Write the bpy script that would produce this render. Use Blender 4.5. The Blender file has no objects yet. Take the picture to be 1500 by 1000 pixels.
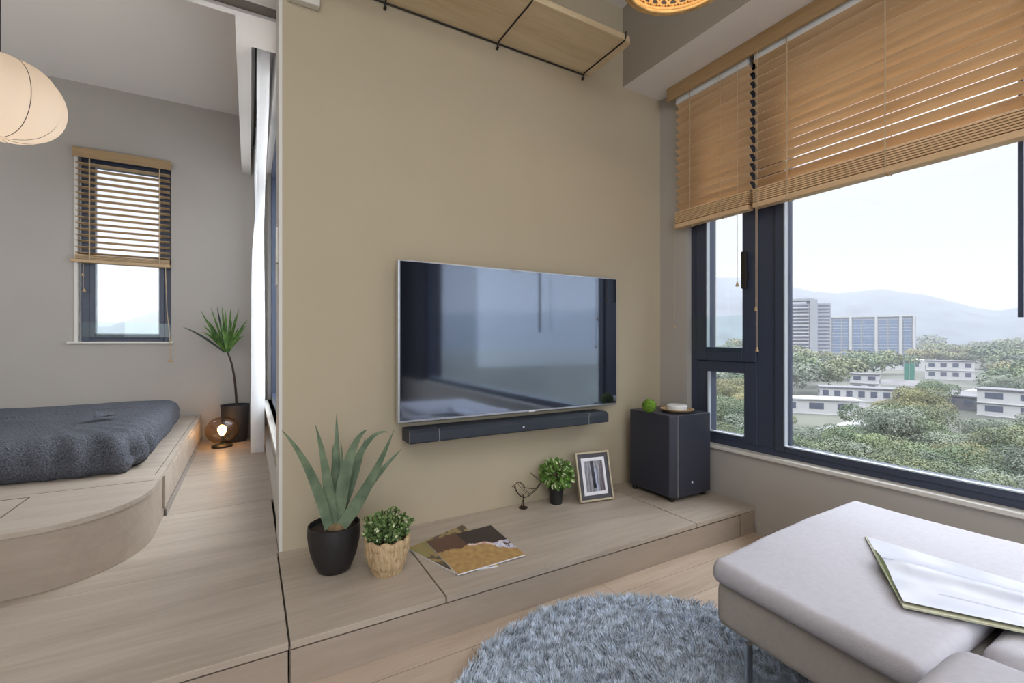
import bpy, bmesh, math, random
from mathutils import Vector, Matrix, noise
PI = math.pi
random.seed(7)
sc = bpy.context.scene
col = sc.collection

# ------------------------------------------------------------------ camera
F = 674.0; YAW = math.radians(29.74); H = 0.95
SN, CS = math.sin(YAW), math.cos(YAW)
cam_d = bpy.data.cameras.new('camera'); cam = bpy.data.objects.new('camera', cam_d); col.objects.link(cam)
cam_d.sensor_width = 36.0; cam_d.lens = 36.0 * F / 1500.0
cam_d.clip_start = 0.02; cam_d.clip_end = 12000
cam.location = (0, 0, H); cam.rotation_euler = (PI / 2, 0, -YAW)
sc.camera = cam
sc.view_settings.view_transform = 'Standard'; sc.view_settings.look = 'None'
sc.view_settings.exposure = 0.0; sc.view_settings.gamma = 1.0; sc.view_settings.use_curve_mapping = False
sc.cycles.max_bounces = 10; sc.cycles.diffuse_bounces = 5; sc.cycles.glossy_bounces = 4
sc.cycles.transmission_bounces = 6; sc.cycles.transparent_max_bounces = 24; sc.cycles.volume_bounces = 0
sc.cycles.use_denoising = True; sc.cycles.sample_clamp_indirect = 6.0
sc.cycles.caustics_reflective = False; sc.cycles.caustics_refractive = False

def px_dir(px, py):
    a = (px - 750) / F; b = (500 - py) / F
    return Vector((SN + a * CS, CS - a * SN, b))
def at_z(px, py, z):
    d = px_dir(px, py); t = (z - H) / d.z
    return Vector((d.x * t, d.y * t, z))
def at_y(px, py, y):
    d = px_dir(px, py); t = y / d.y
    return Vector((d.x * t, y, H + d.z * t))
def at_x(px, py, x):
    d = px_dir(px, py); t = x / d.x
    return Vector((x, d.y * t, H + d.z * t))

# ------------------------------------------------------------------ sky
w = bpy.data.worlds.new('sky'); sc.world = w; w.use_nodes = True
nt = w.node_tree; nt.nodes.clear()
tc = nt.nodes.new('ShaderNodeTexCoord'); sp = nt.nodes.new('ShaderNodeSeparateXYZ')
nt.links.new(tc.outputs['Generated'], sp.inputs[0])
rp = nt.nodes.new('ShaderNodeValToRGB'); nt.links.new(sp.outputs['Z'], rp.inputs['Fac'])
e = rp.color_ramp.elements
e[0].position = 0.0; e[0].color = (.84, .88, .97, 1)
e[1].position = 1.0; e[1].color = (.9, .95, 1, 1)
for p, c in ((.12, (.88, .915, .99, 1)), (.30, (.90, .93, 1, 1))):
    n = e.new(p); n.color = c
mr = nt.nodes.new('ShaderNodeMapRange'); nt.links.new(sp.outputs['Z'], mr.inputs['Value'])
mr.inputs['From Min'].default_value = .30; mr.inputs['From Max'].default_value = .70
mr.inputs['To Min'].default_value = 1.0; mr.inputs['To Max'].default_value = 9.0
bg = nt.nodes.new('ShaderNodeBackground'); nt.links.new(rp.outputs[0], bg.inputs['Color']); nt.links.new(mr.outputs[0], bg.inputs['Strength'])
wo = nt.nodes.new('ShaderNodeOutputWorld'); nt.links.new(bg.outputs[0], wo.inputs['Surface'])

def area_light(name, loc, rot, sx, sy, power, color):
    d = bpy.data.lights.new(name, 'AREA'); d.shape = 'RECTANGLE'; d.size = sx; d.size_y = sy
    d.energy = power; d.color = color
    o = bpy.data.objects.new(name, d); o.location = loc; o.rotation_euler = rot; col.objects.link(o); return o
# added fill lights out of view, standing in for daylight and room lighting
area_light('rear_fill_light', (-.6, -3.35, 1.5), (PI / 2, 0, 0), 3.4, 2.0, 86, (.88, .94, 1))  # added fill lamp behind the camera; no opening is built there
area_light('living_fill_light', (-.5, -1.0, 2.86), (0, 0, 0), 2.6, 2.2, 46, (1, .96, .91))  # added fill panel under the ceiling, out of view
area_light('bedroom_fill_light', (-2.1, 2.42, 1.5), (PI / 2, 0, 0), 1.7, 1.5, 11, (.93, .96, 1))  # added fill lamp floating behind the door header, no fitting there
area_light('balcony_fill_light', (.75, 3.35, 1.55), (PI / 2, 0, PI / 2), 2.2, 1.8, 30, (.90, .95, 1))  # added lamp outside the side window to make the curtain glow

def point_light(name, loc, power, color, r):
    d = bpy.data.lights.new(name, 'POINT'); d.energy = power; d.color = color; d.shadow_soft_size = r
    o = bpy.data.objects.new(name, d); o.location = loc; col.objects.link(o); return o

# ------------------------------------------------------------------ materials
def srgb(r, g, b):
    f = lambda c: (c / 255 / 12.92) if c / 255 <= .04045 else ((c / 255 + .055) / 1.055) ** 2.4
    return (f(r), f(g), f(b), 1)
def base_mat(name):
    m = bpy.data.materials.new(name); m.use_nodes = True
    return m, m.node_tree, m.node_tree.nodes['Principled BSDF']
def plain(name, c, rough=.6, metal=0, spec=.5, noise_amt=0, scale=8, bump=0, bscale=60):
    m, t, p = base_mat(name)
    p.inputs['Base Color'].default_value = c; p.inputs['Roughness'].default_value = rough
    p.inputs['Metallic'].default_value = metal; p.inputs['Specular IOR Level'].default_value = spec
    if noise_amt or bump:
        co = t.nodes.new('ShaderNodeTexCoord')
    if noise_amt:
        n = t.nodes.new('ShaderNodeTexNoise'); n.inputs['Scale'].default_value = scale; n.inputs['Detail'].default_value = 5
        t.links.new(co.outputs['Object'], n.inputs['Vector'])
        r = t.nodes.new('ShaderNodeValToRGB'); t.links.new(n.outputs['Fac'], r.inputs['Fac'])
        r.color_ramp.elements[0].position = .3; r.color_ramp.elements[1].position = .7
        r.color_ramp.elements[0].color = tuple(x * (1 - noise_amt) for x in c[:3]) + (1,)
        r.color_ramp.elements[1].color = tuple(min(1, x * (1 + noise_amt)) for x in c[:3]) + (1,)
        t.links.new(r.outputs[0], p.inputs['Base Color'])
    if bump:
        n = t.nodes.new('ShaderNodeTexNoise'); n.inputs['Scale'].default_value = bscale; n.inputs['Detail'].default_value = 6
        t.links.new(co.outputs['Object'], n.inputs['Vector'])
        b = t.nodes.new('ShaderNodeBump'); b.inputs['Strength'].default_value = bump; b.inputs['Distance'].default_value = .01
        t.links.new(n.outputs['Fac'], b.inputs['Height']); t.links.new(b.outputs[0], p.inputs['Normal'])
    return m
def wood(name, dark, light, axis='X', plank=0, rough=.45, scale=1.0, spec=.4, contrast=1.0):
    m, t, p = base_mat(name)
    co = t.nodes.new('ShaderNodeTexCoord'); mp = t.nodes.new('ShaderNodeMapping')
    t.links.new(co.outputs['Object'], mp.inputs[0])
    s = {'X': (.9, 9, 9), 'Y': (9, .9, 9), 'Z': (9, 9, .9)}[axis]
    mp.inputs['Scale'].default_value = tuple(v * scale for v in s)
    n = t.nodes.new('ShaderNodeTexNoise'); n.inputs['Scale'].default_value = 1.4; n.inputs['Detail'].default_value = 8
    n.inputs['Roughness'].default_value = .62; n.inputs['Distortion'].default_value = .6
    t.links.new(mp.outputs[0], n.inputs['Vector'])
    n2 = t.nodes.new('ShaderNodeTexNoise'); n2.inputs['Scale'].default_value = 9; n2.inputs['Detail'].default_value = 4
    t.links.new(mp.outputs[0], n2.inputs['Vector'])
    ad = t.nodes.new('ShaderNodeMath'); ad.operation = 'MULTIPLY_ADD'
    t.links.new(n2.outputs['Fac'], ad.inputs[0]); ad.inputs[1].default_value = .35; t.links.new(n.outputs['Fac'], ad.inputs[2])
    r = t.nodes.new('ShaderNodeValToRGB'); t.links.new(ad.outputs[0], r.inputs['Fac'])
    r.color_ramp.elements[0].position = .67 - .22 / contrast; r.color_ramp.elements[1].position = .67 + .22 / contrast
    r.color_ramp.elements[0].color = dark; r.color_ramp.elements[1].color = light
    out = r.outputs[0]
    if plank:
        br = t.nodes.new('ShaderNodeTexBrick'); mp2 = t.nodes.new('ShaderNodeMapping')
        t.links.new(co.outputs['Object'], mp2.inputs[0]); mp2.inputs['Rotation'].default_value = (0, 0, PI / 2 if axis == 'Y' else 0)
        t.links.new(mp2.outputs[0], br.inputs['Vector'])
        br.inputs['Scale'].default_value = 1; br.inputs['Brick Width'].default_value = 1.2; br.inputs['Row Height'].default_value = plank
        br.inputs['Mortar Size'].default_value = .0012; br.inputs['Color1'].default_value = (.9, .9, .9, 1); br.inputs['Color2'].default_value = (1.05, 1.05, 1.05, 1)
        br.inputs['Mortar'].default_value = (.45, .42, .4, 1)
        mx = t.nodes.new('ShaderNodeMix'); mx.data_type = 'RGBA'; mx.blend_type = 'MULTIPLY'; mx.inputs['Factor'].default_value = 1
        t.links.new(out, mx.inputs[6]); t.links.new(br.outputs['Color'], mx.inputs[7]); out = mx.outputs[2]
    t.links.new(out, p.inputs['Base Color'])
    p.inputs['Roughness'].default_value = rough; p.inputs['Specular IOR Level'].default_value = spec
    return m
def emit(name, c, s):
    m, t, p = base_mat(name); p.inputs['Base Color'].default_value = c
    p.inputs['Emission Color'].default_value = c; p.inputs['Emission Strength'].default_value = s; return m
def thin_glass(name, tint=(1, 1, 1, 1), gloss=1.0, ior=1.45, rough=0.0, const=None):
    m = bpy.data.materials.new(name); m.use_nodes = True; t = m.node_tree; t.nodes.clear()
    tr = t.nodes.new('ShaderNodeBsdfTransparent'); tr.inputs[0].default_value = tint
    gl = t.nodes.new('ShaderNodeBsdfGlossy'); gl.inputs['Roughness'].default_value = rough; gl.inputs[0].default_value = (gloss, gloss, gloss, 1)
    # Schlick reflectance from the facing angle, the same from both sides of the sheet
    f0 = ((ior - 1) / (ior + 1)) ** 2
    lw = t.nodes.new('ShaderNodeLayerWeight'); lw.inputs['Blend'].default_value = .5
    pw = t.nodes.new('ShaderNodeMath'); pw.operation = 'POWER'; t.links.new(lw.outputs['Facing'], pw.inputs[0]); pw.inputs[1].default_value = 5
    fr = t.nodes.new('ShaderNodeMath'); fr.operation = 'MULTIPLY_ADD'; t.links.new(pw.outputs[0], fr.inputs[0]); fr.inputs[1].default_value = .8 * (1 - f0); fr.inputs[2].default_value = f0
    mx = t.nodes.new('ShaderNodeMixShader'); mx.inputs[0].default_value = const or 0
    if const is None: t.links.new(fr.outputs[0], mx.inputs[0])
    t.links.new(tr.outputs[0], mx.inputs[1]); t.links.new(gl.outputs[0], mx.inputs[2])
    o = t.nodes.new('ShaderNodeOutputMaterial'); t.links.new(mx.outputs[0], o.inputs[0]); return m
def fabric_translucent(name, c, trans=.5, see=0.0, tc_=None):
    m = bpy.data.materials.new(name); m.use_nodes = True; t = m.node_tree; t.nodes.clear()
    d = t.nodes.new('ShaderNodeBsdfDiffuse'); d.inputs[0].default_value = c
    tl = t.nodes.new('ShaderNodeBsdfTranslucent'); tl.inputs[0].default_value = tc_ or c
    mx = t.nodes.new('ShaderNodeMixShader'); mx.inputs[0].default_value = trans
    t.links.new(d.outputs[0], mx.inputs[1]); t.links.new(tl.outputs[0], mx.inputs[2]); out = mx
    if see:
        tr = t.nodes.new('ShaderNodeBsdfTransparent'); m2 = t.nodes.new('ShaderNodeMixShader'); m2.inputs[0].default_value = see
        t.links.new(mx.outputs[0], m2.inputs[1]); t.links.new(tr.outputs[0], m2.inputs[2]); out = m2
    o = t.nodes.new('ShaderNodeOutputMaterial'); t.links.new(out.outputs[0], o.inputs[0]); return m
def painted(name, rough=.4, spec=.5):
    m, t, p = base_mat(name); a = t.nodes.new('ShaderNodeVertexColor'); a.layer_name = 'print'
    t.links.new(a.outputs['Color'], p.inputs['Base Color']); p.inputs['Roughness'].default_value = rough
    p.inputs['Specular IOR Level'].default_value = spec; return m
def foliage(name, c1, c2, vary=.25, trans=.25, scale=3):
    m, t, p = base_mat(name)
    co = t.nodes.new('ShaderNodeTexCoord'); n = t.nodes.new('ShaderNodeTexNoise'); n.inputs['Scale'].default_value = scale
    t.links.new(co.outputs['Object'], n.inputs['Vector'])
    r = t.nodes.new('ShaderNodeValToRGB'); t.links.new(n.outputs['Fac'], r.inputs['Fac'])
    r.color_ramp.elements[0].position = .35; r.color_ramp.elements[1].position = .65
    r.color_ramp.elements[0].color = c1; r.color_ramp.elements[1].color = c2
    oi = t.nodes.new('ShaderNodeObjectInfo'); hs = t.nodes.new('ShaderNodeHueSaturation')
    mm = t.nodes.new('ShaderNodeMapRange'); t.links.new(oi.outputs['Random'], mm.inputs['Value'])
    mm.inputs['To Min'].default_value = 1 - vary; mm.inputs['To Max'].default_value = 1 + vary
    t.links.new(mm.outputs[0], hs.inputs['Value']); t.links.new(r.outputs[0], hs.inputs['Color'])
    mh = t.nodes.new('ShaderNodeMapRange'); t.links.new(oi.outputs['Random'], mh.inputs['Value'])
    mh.inputs['To Min'].default_value = .5 + vary * .06; mh.inputs['To Max'].default_value = .5 - vary * .10
    t.links.new(mh.outputs[0], hs.inputs['Hue'])
    t.links.new(hs.outputs[0], p.inputs['Base Color']); p.inputs['Roughness'].default_value = .55
    p.inputs['Specular IOR Level'].default_value = .3
    if trans:
        tl = t.nodes.new('ShaderNodeBsdfTranslucent'); t.links.new(hs.outputs[0], tl.inputs[0])
        mx = t.nodes.new('ShaderNodeMixShader'); mx.inputs[0].default_value = trans
        t.links.new(p.outputs[0], mx.inputs[1]); t.links.new(tl.outputs[0], mx.inputs[2])
        t.links.new(mx.outputs[0], t.nodes['Material Output'].inputs[0])
    return m

M = {}
M['tan'] = plain('tan_wall_paint', (.495, .425, .31, 1), .75, spec=.25, noise_amt=.02, scale=3)
M['grey'] = plain('warm_grey_wall_paint', (.45, .425, .395, 1), .8, spec=.2, noise_amt=.02, scale=3)
M['white'] = plain('white_ceiling_paint', (.80, .775, .75, 1), .8, spec=.2)
M['bright'] = plain('white_lacquer', (.70, .68, .64, 1), .5)
M['oak'] = wood('greige_oak_laminate', (.36, .30, .245, 1), (.49, .425, .36, 1), 'X', rough=.42)
M['oak_shaded'] = wood('greige_oak_shaded', (.31, .25, .20, 1), (.42, .35, .29, 1), 'X', rough=.5, contrast=.7)  # darker copy of the oak: shade on upright faces put into the colour
M['floor'] = wood('oak_plank_floor', (.40, .31, .235, 1), (.56, .46, .37, 1), 'X', plank=.145, rough=.4)
M['dark'] = plain('shadow_gap_black', (.02, .018, .016, 1), .8)
M['blind'] = wood('basswood_blind', (.61, .405, .225, 1), (.76, .55, .34, 1), 'Y', rough=.45, scale=1.5)
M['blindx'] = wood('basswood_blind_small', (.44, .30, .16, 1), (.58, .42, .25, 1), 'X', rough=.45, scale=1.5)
M['cordm'] = plain('beige_cord', (.52, .40, .26, 1), .8)
M['tassel'] = plain('wooden_tassel', (.50, .34, .17, 1), .5)
M['frame'] = plain('slate_blue_window_frame', (.045, .057, .095, 1), .38, spec=.5)
M['gasket'] = plain('pale_glazing_bead', (.45, .5, .56, 1), .4)
M['glass'] = thin_glass('window_glass', (.98, .985, .99, 1), ior=1.35)
M['guard'] = thin_glass('guard_glass', (.93, .97, .96, 1), ior=1.3)
M['shelfwood'] = wood('pale_pine_shelf', (.55, .42, .25, 1), (.74, .61, .42, 1), 'X', rough=.5, scale=.7)
M['black'] = plain('black_metal', (.03, .028, .025, 1), .45, metal=.3)
M['potblack'] = plain('matte_black_pot', (.018, .017, .019, 1), .5, bump=.15, bscale=150)
M['soil'] = plain('dark_soil', (.035, .025, .018, 1), .95, noise_amt=.5, scale=60, bump=.8, bscale=80)
M['aloe'] = foliage('aloe_leaf', (.095, .145, .09, 1), (.20, .26, .165, 1), 0, .05, 14)
M['green'] = foliage('boxwood_leaf', (.045, .13, .03, 1), (.30, .42, .16, 1), 0, .2, 45)
M['cream'] = plain('cream_leaf_edge', (.72, .78, .50, 1), .5)
M['varieg'] = foliage('pale_leaf', (.10, .22, .04, 1), (.20, .36, .08, 1), 0, .15, 30)
M['dracaena'] = foliage('dracaena_leaf', (.035, .10, .02, 1), (.13, .24, .05, 1), 0, .1, 25)
M['darkleaf'] = plain('dry_dark_leaf', (.03, .045, .03, 1), .6)
M['bark'] = plain('brown_bark', (.045, .028, .02, 1), .8, bump=.5, bscale=60)
M['wicker'] = wood('woven_palm_fibre', (.30, .19, .09, 1), (.72, .55, .34, 1), 'Z', rough=.7, scale=7, contrast=1.0)
M['silver'] = plain('brushed_silver', (.62, .64, .68, 1), .3, metal=.9)
M['speaker'] = plain('navy_black_speaker', (.028, .031, .050, 1), .45, spec=.6)
M['grille'] = plain('speaker_grille', (.028, .036, .052, 1), .55, spec=.5, bump=.25, bscale=500)
M['whitedot'] = plain('white_badge', (.85, .87, .9, 1), .4)
M['moss'] = plain('green_moss', (.14, .27, .02, 1), .9, noise_amt=.5, scale=90, bump=1.0, bscale=160)
M['plate'] = wood('wooden_plate', (.38, .24, .12, 1), (.60, .42, .25, 1), 'X', rough=.5, scale=2)
M['puck'] = plain('white_plastic', (.75, .78, .80, 1), .4)
M['sofa'] = plain('pale_lilac_grey_fabric', (.49, .485, .54, 1), .85, spec=.15, noise_amt=.04, scale=70, bump=.12, bscale=260)
M['sofabase'] = plain('beige_grey_fabric', (.45, .425, .40, 1), .85, spec=.15, noise_amt=.04, scale=80, bump=.12, bscale=260)
M['chrome'] = plain('steel_leg', (.55, .57, .6, 1), .22, metal=1)
M['blanket'] = plain('charcoal_wool', (.108, .114, .135, 1), .95, spec=.1, noise_amt=.55, scale=170, bump=.8, bscale=220)
M['lantern'] = fabric_translucent('cream_lantern_cloth', (.74, .66, .58, 1), .4, tc_=(.80, .72, .62, 1))
M['curtain'] = fabric_translucent('white_voile', (.94, .95, .97, 1), .6, see=.22)
M['rattan'] = plain('woven_rattan', (.60, .38, .15, 1), .6, noise_amt=.25, scale=30)
M['bulb'] = emit('warm_bulb', (1, .80, .55, 1), 9)
M['bulb2'] = emit('warm_filament', (1, .60, .22, 1), 26)
M['amber'] = thin_glass('smoky_amber_glass', (.80, .64, .46, 1), const=.10)
M['cord'] = plain('black_cord', (.05, .05, .05, 1), .6)
M['print'] = painted('printed_paper', .35)
M['paper'] = plain('white_page', (.78, .80, .86, 1), .5)
M['photo'] = painted('framed_print', .15)
M['goldframe'] = plain('champagne_frame', (.52, .44, .31, 1), .4, metal=.3)
M['mat'] = plain('white_mat_board', (.82, .82, .88, 1), .7)
M['slate'] = plain('grey_inner_frame', (.07, .07, .085, 1), .6)
M['bronze'] = plain('bronze_wire', (.06, .04, .03, 1), .45, metal=.6)

# TV screen: dark glass with a strong coat
m, t, p = base_mat('tv_screen_glass'); p.inputs['Base Color'].default_value = (.012, .013, .02, 1)
p.inputs['Roughness'].default_value = .06; p.inputs['IOR'].default_value = 3.6; p.inputs['Specular IOR Level'].default_value = .5
p.inputs['Specular Tint'].default_value = (.70, .82, 1, 1)
M['screen'] = m

# ------------------------------------------------------------------ mesh helpers
class MB:
    def __init__(s): s.v = []; s.f = []; s.mi = []
    def add(s, vs, fs, mi=0):
        o = len(s.v); s.v += [Vector(p) for p in vs]; s.f += [tuple(i + o for i in f) for f in fs]; s.mi += [mi] * len(fs); return s
    def box(s, x0, x1, y0, y1, z0, z1, mi=0, mat=None):
        vs = [Vector((x, y, z)) for z in (z0, z1) for y in (y0, y1) for x in (x0, x1)]
        if mat is not None: vs = [mat @ p for p in vs]
        return s.add(vs, [(0, 2, 3, 1), (4, 5, 7, 6), (0, 1, 5, 4), (2, 6, 7, 3), (0, 4, 6, 2), (1, 3, 7, 5)], mi)
    def tube(s, pts, r, n=8, mi=0, cap=True):
        pts = [Vector(p) for p in pts]; k = len(pts); rs = r if isinstance(r, (list, tuple)) else [r] * k
        vs = []; prev = None
        for i, p in enumerate(pts):
            d = (pts[min(i + 1, k - 1)] - pts[max(i - 1, 0)])
            d = d.normalized() if d.length > 1e-9 else Vector((0, 0, 1))
            u = prev if prev is not None else (Vector((0, 0, 1)) if abs(d.z) < .9 else Vector((1, 0, 0)))
            u = (u - d * u.dot(d)); u = u.normalized() if u.length > 1e-6 else d.orthogonal().normalized()
            prev = u; v = d.cross(u)
            for j in range(n):
                a = 2 * PI * j / n; vs.append(p + (u * math.cos(a) + v * math.sin(a)) * rs[i])
        fs = [(i * n + j, i * n + (j + 1) % n, (i + 1) * n + (j + 1) % n, (i + 1) * n + j) for i in range(k - 1) for j in range(n)]
        if cap: fs += [tuple(range(n))[::-1], tuple((k - 1) * n + j for j in range(n))]
        return s.add(vs, fs, mi)
    def lathe(s, prof, c=(0, 0, 0), n=32, mi=0, cap=(True, True)):
        c = Vector(c); vs = [c + Vector((r * math.cos(2 * PI * j / n), r * math.sin(2 * PI * j / n), z)) for r, z in prof for j in range(n)]
        k = len(prof)
        fs = [(i * n + j, i * n + (j + 1) % n, (i + 1) * n + (j + 1) % n, (i + 1) * n + j) for i in range(k - 1) for j in range(n)]
        if cap[0]: fs.append(tuple(range(n))[::-1])
        if cap[1]: fs.append(tuple((k - 1) * n + j for j in range(n)))
        return s.add(vs, fs, mi)
    def prism(s, poly, z0, z1, mi=0):
        n = len(poly); vs = [(x, y, z0) for x, y in poly] + [(x, y, z1) for x, y in poly]
        return s.add(vs, [tuple(range(n))[::-1], tuple(range(n, 2 * n))] + [(i, (i + 1) % n, n + (i + 1) % n, n + i) for i in range(n)], mi)
    def leaf(s, pts, widths, up=Vector((0, 0, 1)), fold=.25, mi=0, thick=0):
        pts = [Vector(p) for p in pts]; k = len(pts); vs = []
        for i, p in enumerate(pts):
            d = (pts[min(i + 1, k - 1)] - pts[max(i - 1, 0)]).normalized()
            sd = d.cross(up); sd = sd.normalized() if sd.length > 1e-6 else Vector((1, 0, 0)); nn = sd.cross(d)
            wd = widths[i]
            vs += [p - sd * wd + nn * wd * fold, p - nn * thick * wd, p + sd * wd + nn * wd * fold, p + nn * wd * fold * .3]
        fs = []
        for i in range(k - 1):
            a = i * 4; b = a + 4
            if thick: fs += [(a, a + 1, b + 1, b), (a + 1, a + 2, b + 2, b + 1), (a + 2, a + 3, b + 3, b + 2), (a + 3, a, b, b + 3)]
            else: fs += [(a, a + 1, b + 1, b), (a + 1, a + 2, b + 2, b + 1)]
        return s.add(vs, fs, mi)
    def build(s, name, mats, parent=None, loc=None, smooth=None, bevel=0, seg=2, local=False):
        if not isinstance(mats, (list, tuple)): mats = [mats]
        off = Vector((0, 0, 0))
        if parent is not None and not local:
            q = parent
            while q: off += q.location; q = q.parent
        if loc is not None: off = off + Vector(loc)
        me = bpy.data.meshes.new(name); me.from_pydata([tuple(p - off) if not local else tuple(p) for p in s.v], [], s.f)
        for mm in mats: me.materials.append(mm)
        if len(mats) > 1: me.polygons.foreach_set('material_index', s.mi)
        bm = bmesh.new(); bm.from_mesh(me); bmesh.ops.recalc_face_normals(bm, faces=bm.faces); bm.to_mesh(me); bm.free()
        o = bpy.data.objects.new(name, me)
        if parent is not None: o.parent = parent
        if loc is not None: o.location = loc
        if smooth is not None:
            me.shade_smooth(); me.set_sharp_from_angle(angle=math.radians(smooth))
        if bevel:
            b = o.modifiers.new('bevel', 'BEVEL'); b.width = bevel; b.segments = seg; b.limit_method = 'ANGLE'; b.angle_limit = math.radians(40); b.harden_normals = False
        col.objects.link(o); return o

def tag(o, label=None, cat=None, group=None, kind=None):
    if label: o['label'] = label
    if cat: o['category'] = cat
    if group: o['group'] = group
    if kind: o['kind'] = kind
    return o
def thing(name, loc, label, cat, group=None):
    o = bpy.data.objects.new(name, None); o.location = loc; o.empty_display_size = .1; col.objects.link(o)
    return tag(o, label, cat, group)
def struct(mb, name, mats, **k): return tag(mb.build(name, mats, **k), kind='structure')
def rbox(c, sx, sy, sz, r, n=24, disp=None, nz=None):
    """dense rounded box; disp(p, normal) -> Vector"""
    mb = MB(); nz = nz or max(4, n // 3)
    def face(o, u, v, nu, nv):
        vs = [o + u * (i / nu) + v * (j / nv) for j in range(nv + 1) for i in range(nu + 1)]
        mb.add(vs, [(j * (nu + 1) + i, j * (nu + 1) + i + 1, (j + 1) * (nu + 1) + i + 1, (j + 1) * (nu + 1) + i) for j in range(nv) for i in range(nu)])
    X, Y_, Z = Vector((2 * sx, 0, 0)), Vector((0, 2 * sy, 0)), Vector((0, 0, 2 * sz)); o = Vector((-sx, -sy, -sz))
    face(o, X, Y_, n, n); face(o + Z, X, Y_, n, n); face(o, X, Z, n, nz); face(o + Y_, X, Z, n, nz); face(o, Y_, Z, n, nz); face(o + X, Y_, Z, n, nz)
    def sm(t, L):  # push grid lines towards the edges so the rounding is well sampled
        q = max(-1, min(1, t / L)); return L * (math.sin(q * PI / 2) * .6 + q * .4)
    out = []
    for p in mb.v:
        p = Vector((sm(p.x, sx), sm(p.y, sy), sm(p.z, sz)))
        q = Vector((max(-sx + r, min(sx - r, p.x)), max(-sy + r, min(sy - r, p.y)), max(-sz + r, min(sz - r, p.z))))
        d = p - q; nn = d.normalized() if d.length > 1e-7 else Vector((0, 0, 1))
        p2 = q + nn * min(r, d.length if d.length < r else r)
        g = p2 + Vector(c)
        if disp: g = g + disp(g, nn)
        out.append(g)
    mb.v = out
    return mb
def weld(o, d=.0004):
    bm = bmesh.new(); bm.from_mesh(o.data); bmesh.ops.remove_doubles(bm, verts=bm.verts, dist=d); bmesh.ops.recalc_face_normals(bm, faces=bm.faces)
    bm.to_mesh(o.data); bm.free(); return o
def bez(p0, p1, p2, n=10):
    p0, p1, p2 = Vector(p0), Vector(p1), Vector(p2)
    return [p0 * (1 - t) ** 2 + p1 * 2 * t * (1 - t) + p2 * t * t for t in (i / n for i in range(n + 1))]

# ================================================================== SETTING
ZC = 2.883; ZB = .131; WX = 2.19; WY = 2.0; BY = 4.58
struct(MB().box(-3.3, WX + .2, -3.6, BY + .2, -.12, 0), 'floor', M['floor'])
struct(MB().box(.112, WX + .26, WY, WY + .2, 0, ZC), 'wall_front', M['tan'])
struct(MB().box(.100, .112, WY + .001, WY + .2, ZB, ZC), 'trim_1', M['bright'])
wr = MB()
wr.box(WX, WX + .26, -3.6, WY, -.02, .375); wr.box(WX, WX + .26, 1.802, WY, .375, 2.424)
wr.box(WX, WX + .26, -3.6, 1.802, 2.36, 2.424)
struct(wr, 'wall_right', M['grey'])
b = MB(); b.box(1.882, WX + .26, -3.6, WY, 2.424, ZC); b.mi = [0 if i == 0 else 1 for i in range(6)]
struct(b, 'ceiling_beam', [M['white'], plain('beam_side_shaded', (.36, .325, .275, 1), .8, spec=.2)])  # sides darker than the soffit: the fall of light put into the colour
struct(MB().box(-3.3, 1.882, -3.6, WY, ZC, ZC + .1), 'ceiling', M['white'])
M['reflect_dark'] = plain('unseen_wall_darkened', (.05, .052, .065, 1), .8, spec=.2)  # unseen walls darkened so the television reflects a dark strip
rw = MB(); rw.box(-3.3, WX + .2, -3.7, -3.6, -.1, ZC); rw.box(WX, WX + .26, -3.6, -2.5, .375, 2.36); struct(rw, 'wall_rear', M['reflect_dark'])
struct(MB().box(-3.4, -3.3, -3.6, BY + .1, -.1, ZC), 'wall_left', M['grey'])
struct(MB().box(WX - .02, WX + .04, -2.5, 1.80, .375, .393), 'trim_2', M['bright'], bevel=.003)
struct(MB().box(WX - .008, WX, -3.6, 1.38, 0, .05), 'baseboard_right', M['grey'])
# bedroom shell
wb = MB(); T = .2
x0, x1, z0, z1 = -1.118, -.545, .95, 2.385
wb.box(-3.3, x0, BY, BY + T, 0, ZC); wb.box(x1, .6, BY, BY + T, 0, ZC); wb.box(x0, x1, BY, BY + T, 0, z0); wb.box(x0, x1, BY, BY + T, z1, ZC)
struct(wb, 'wall_back', M['grey'])
struct(MB().box(-3.3, .4, WY, BY, ZC, ZC + .1), 'ceiling', M['white'])
# sliding door header with its dark track slot
hd = MB(); hd.box(-3.3, .112, 2.10, 2.245, 2.39, ZC); hd.box(-3.3, .112, 2.335, 2.37, 2.39, ZC); hd.box(-3.3, .112, 2.245, 2.335, 2.405, ZC, 1)
struct(hd, 'door_header', [M['white'], plain('track_brown', (.13, .11, .09, 1), .6)])
# dropped pelmet box along the bedroom window wall with the curtain slot
pb = MB(); pb.box(-.055, .010, 2.37, BY, 2.39, ZC); pb.box(.010, .122, 2.37, 2.585, 2.39, ZC); pb.box(.010, .122, 2.585, BY, 2.62, ZC)
pb.box(.122, .42, 2.2, BY, 2.37, ZC)
struct(pb, 'ceiling_pelmet', M['white'])
ws = MB(); ws.box(.135, .40, 2.2, BY, 0, .46); ws.box(.135, .40, 4.4, BY, .46, 2.39); ws.box(.135, .40, 2.2, 2.28, .46, 2.39)
struct(ws, 'wall_right', M['grey'])
struct(MB().box(.108, .135, 2.2, BY, ZB, .21), 'baseboard_right', M['bright'])

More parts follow.
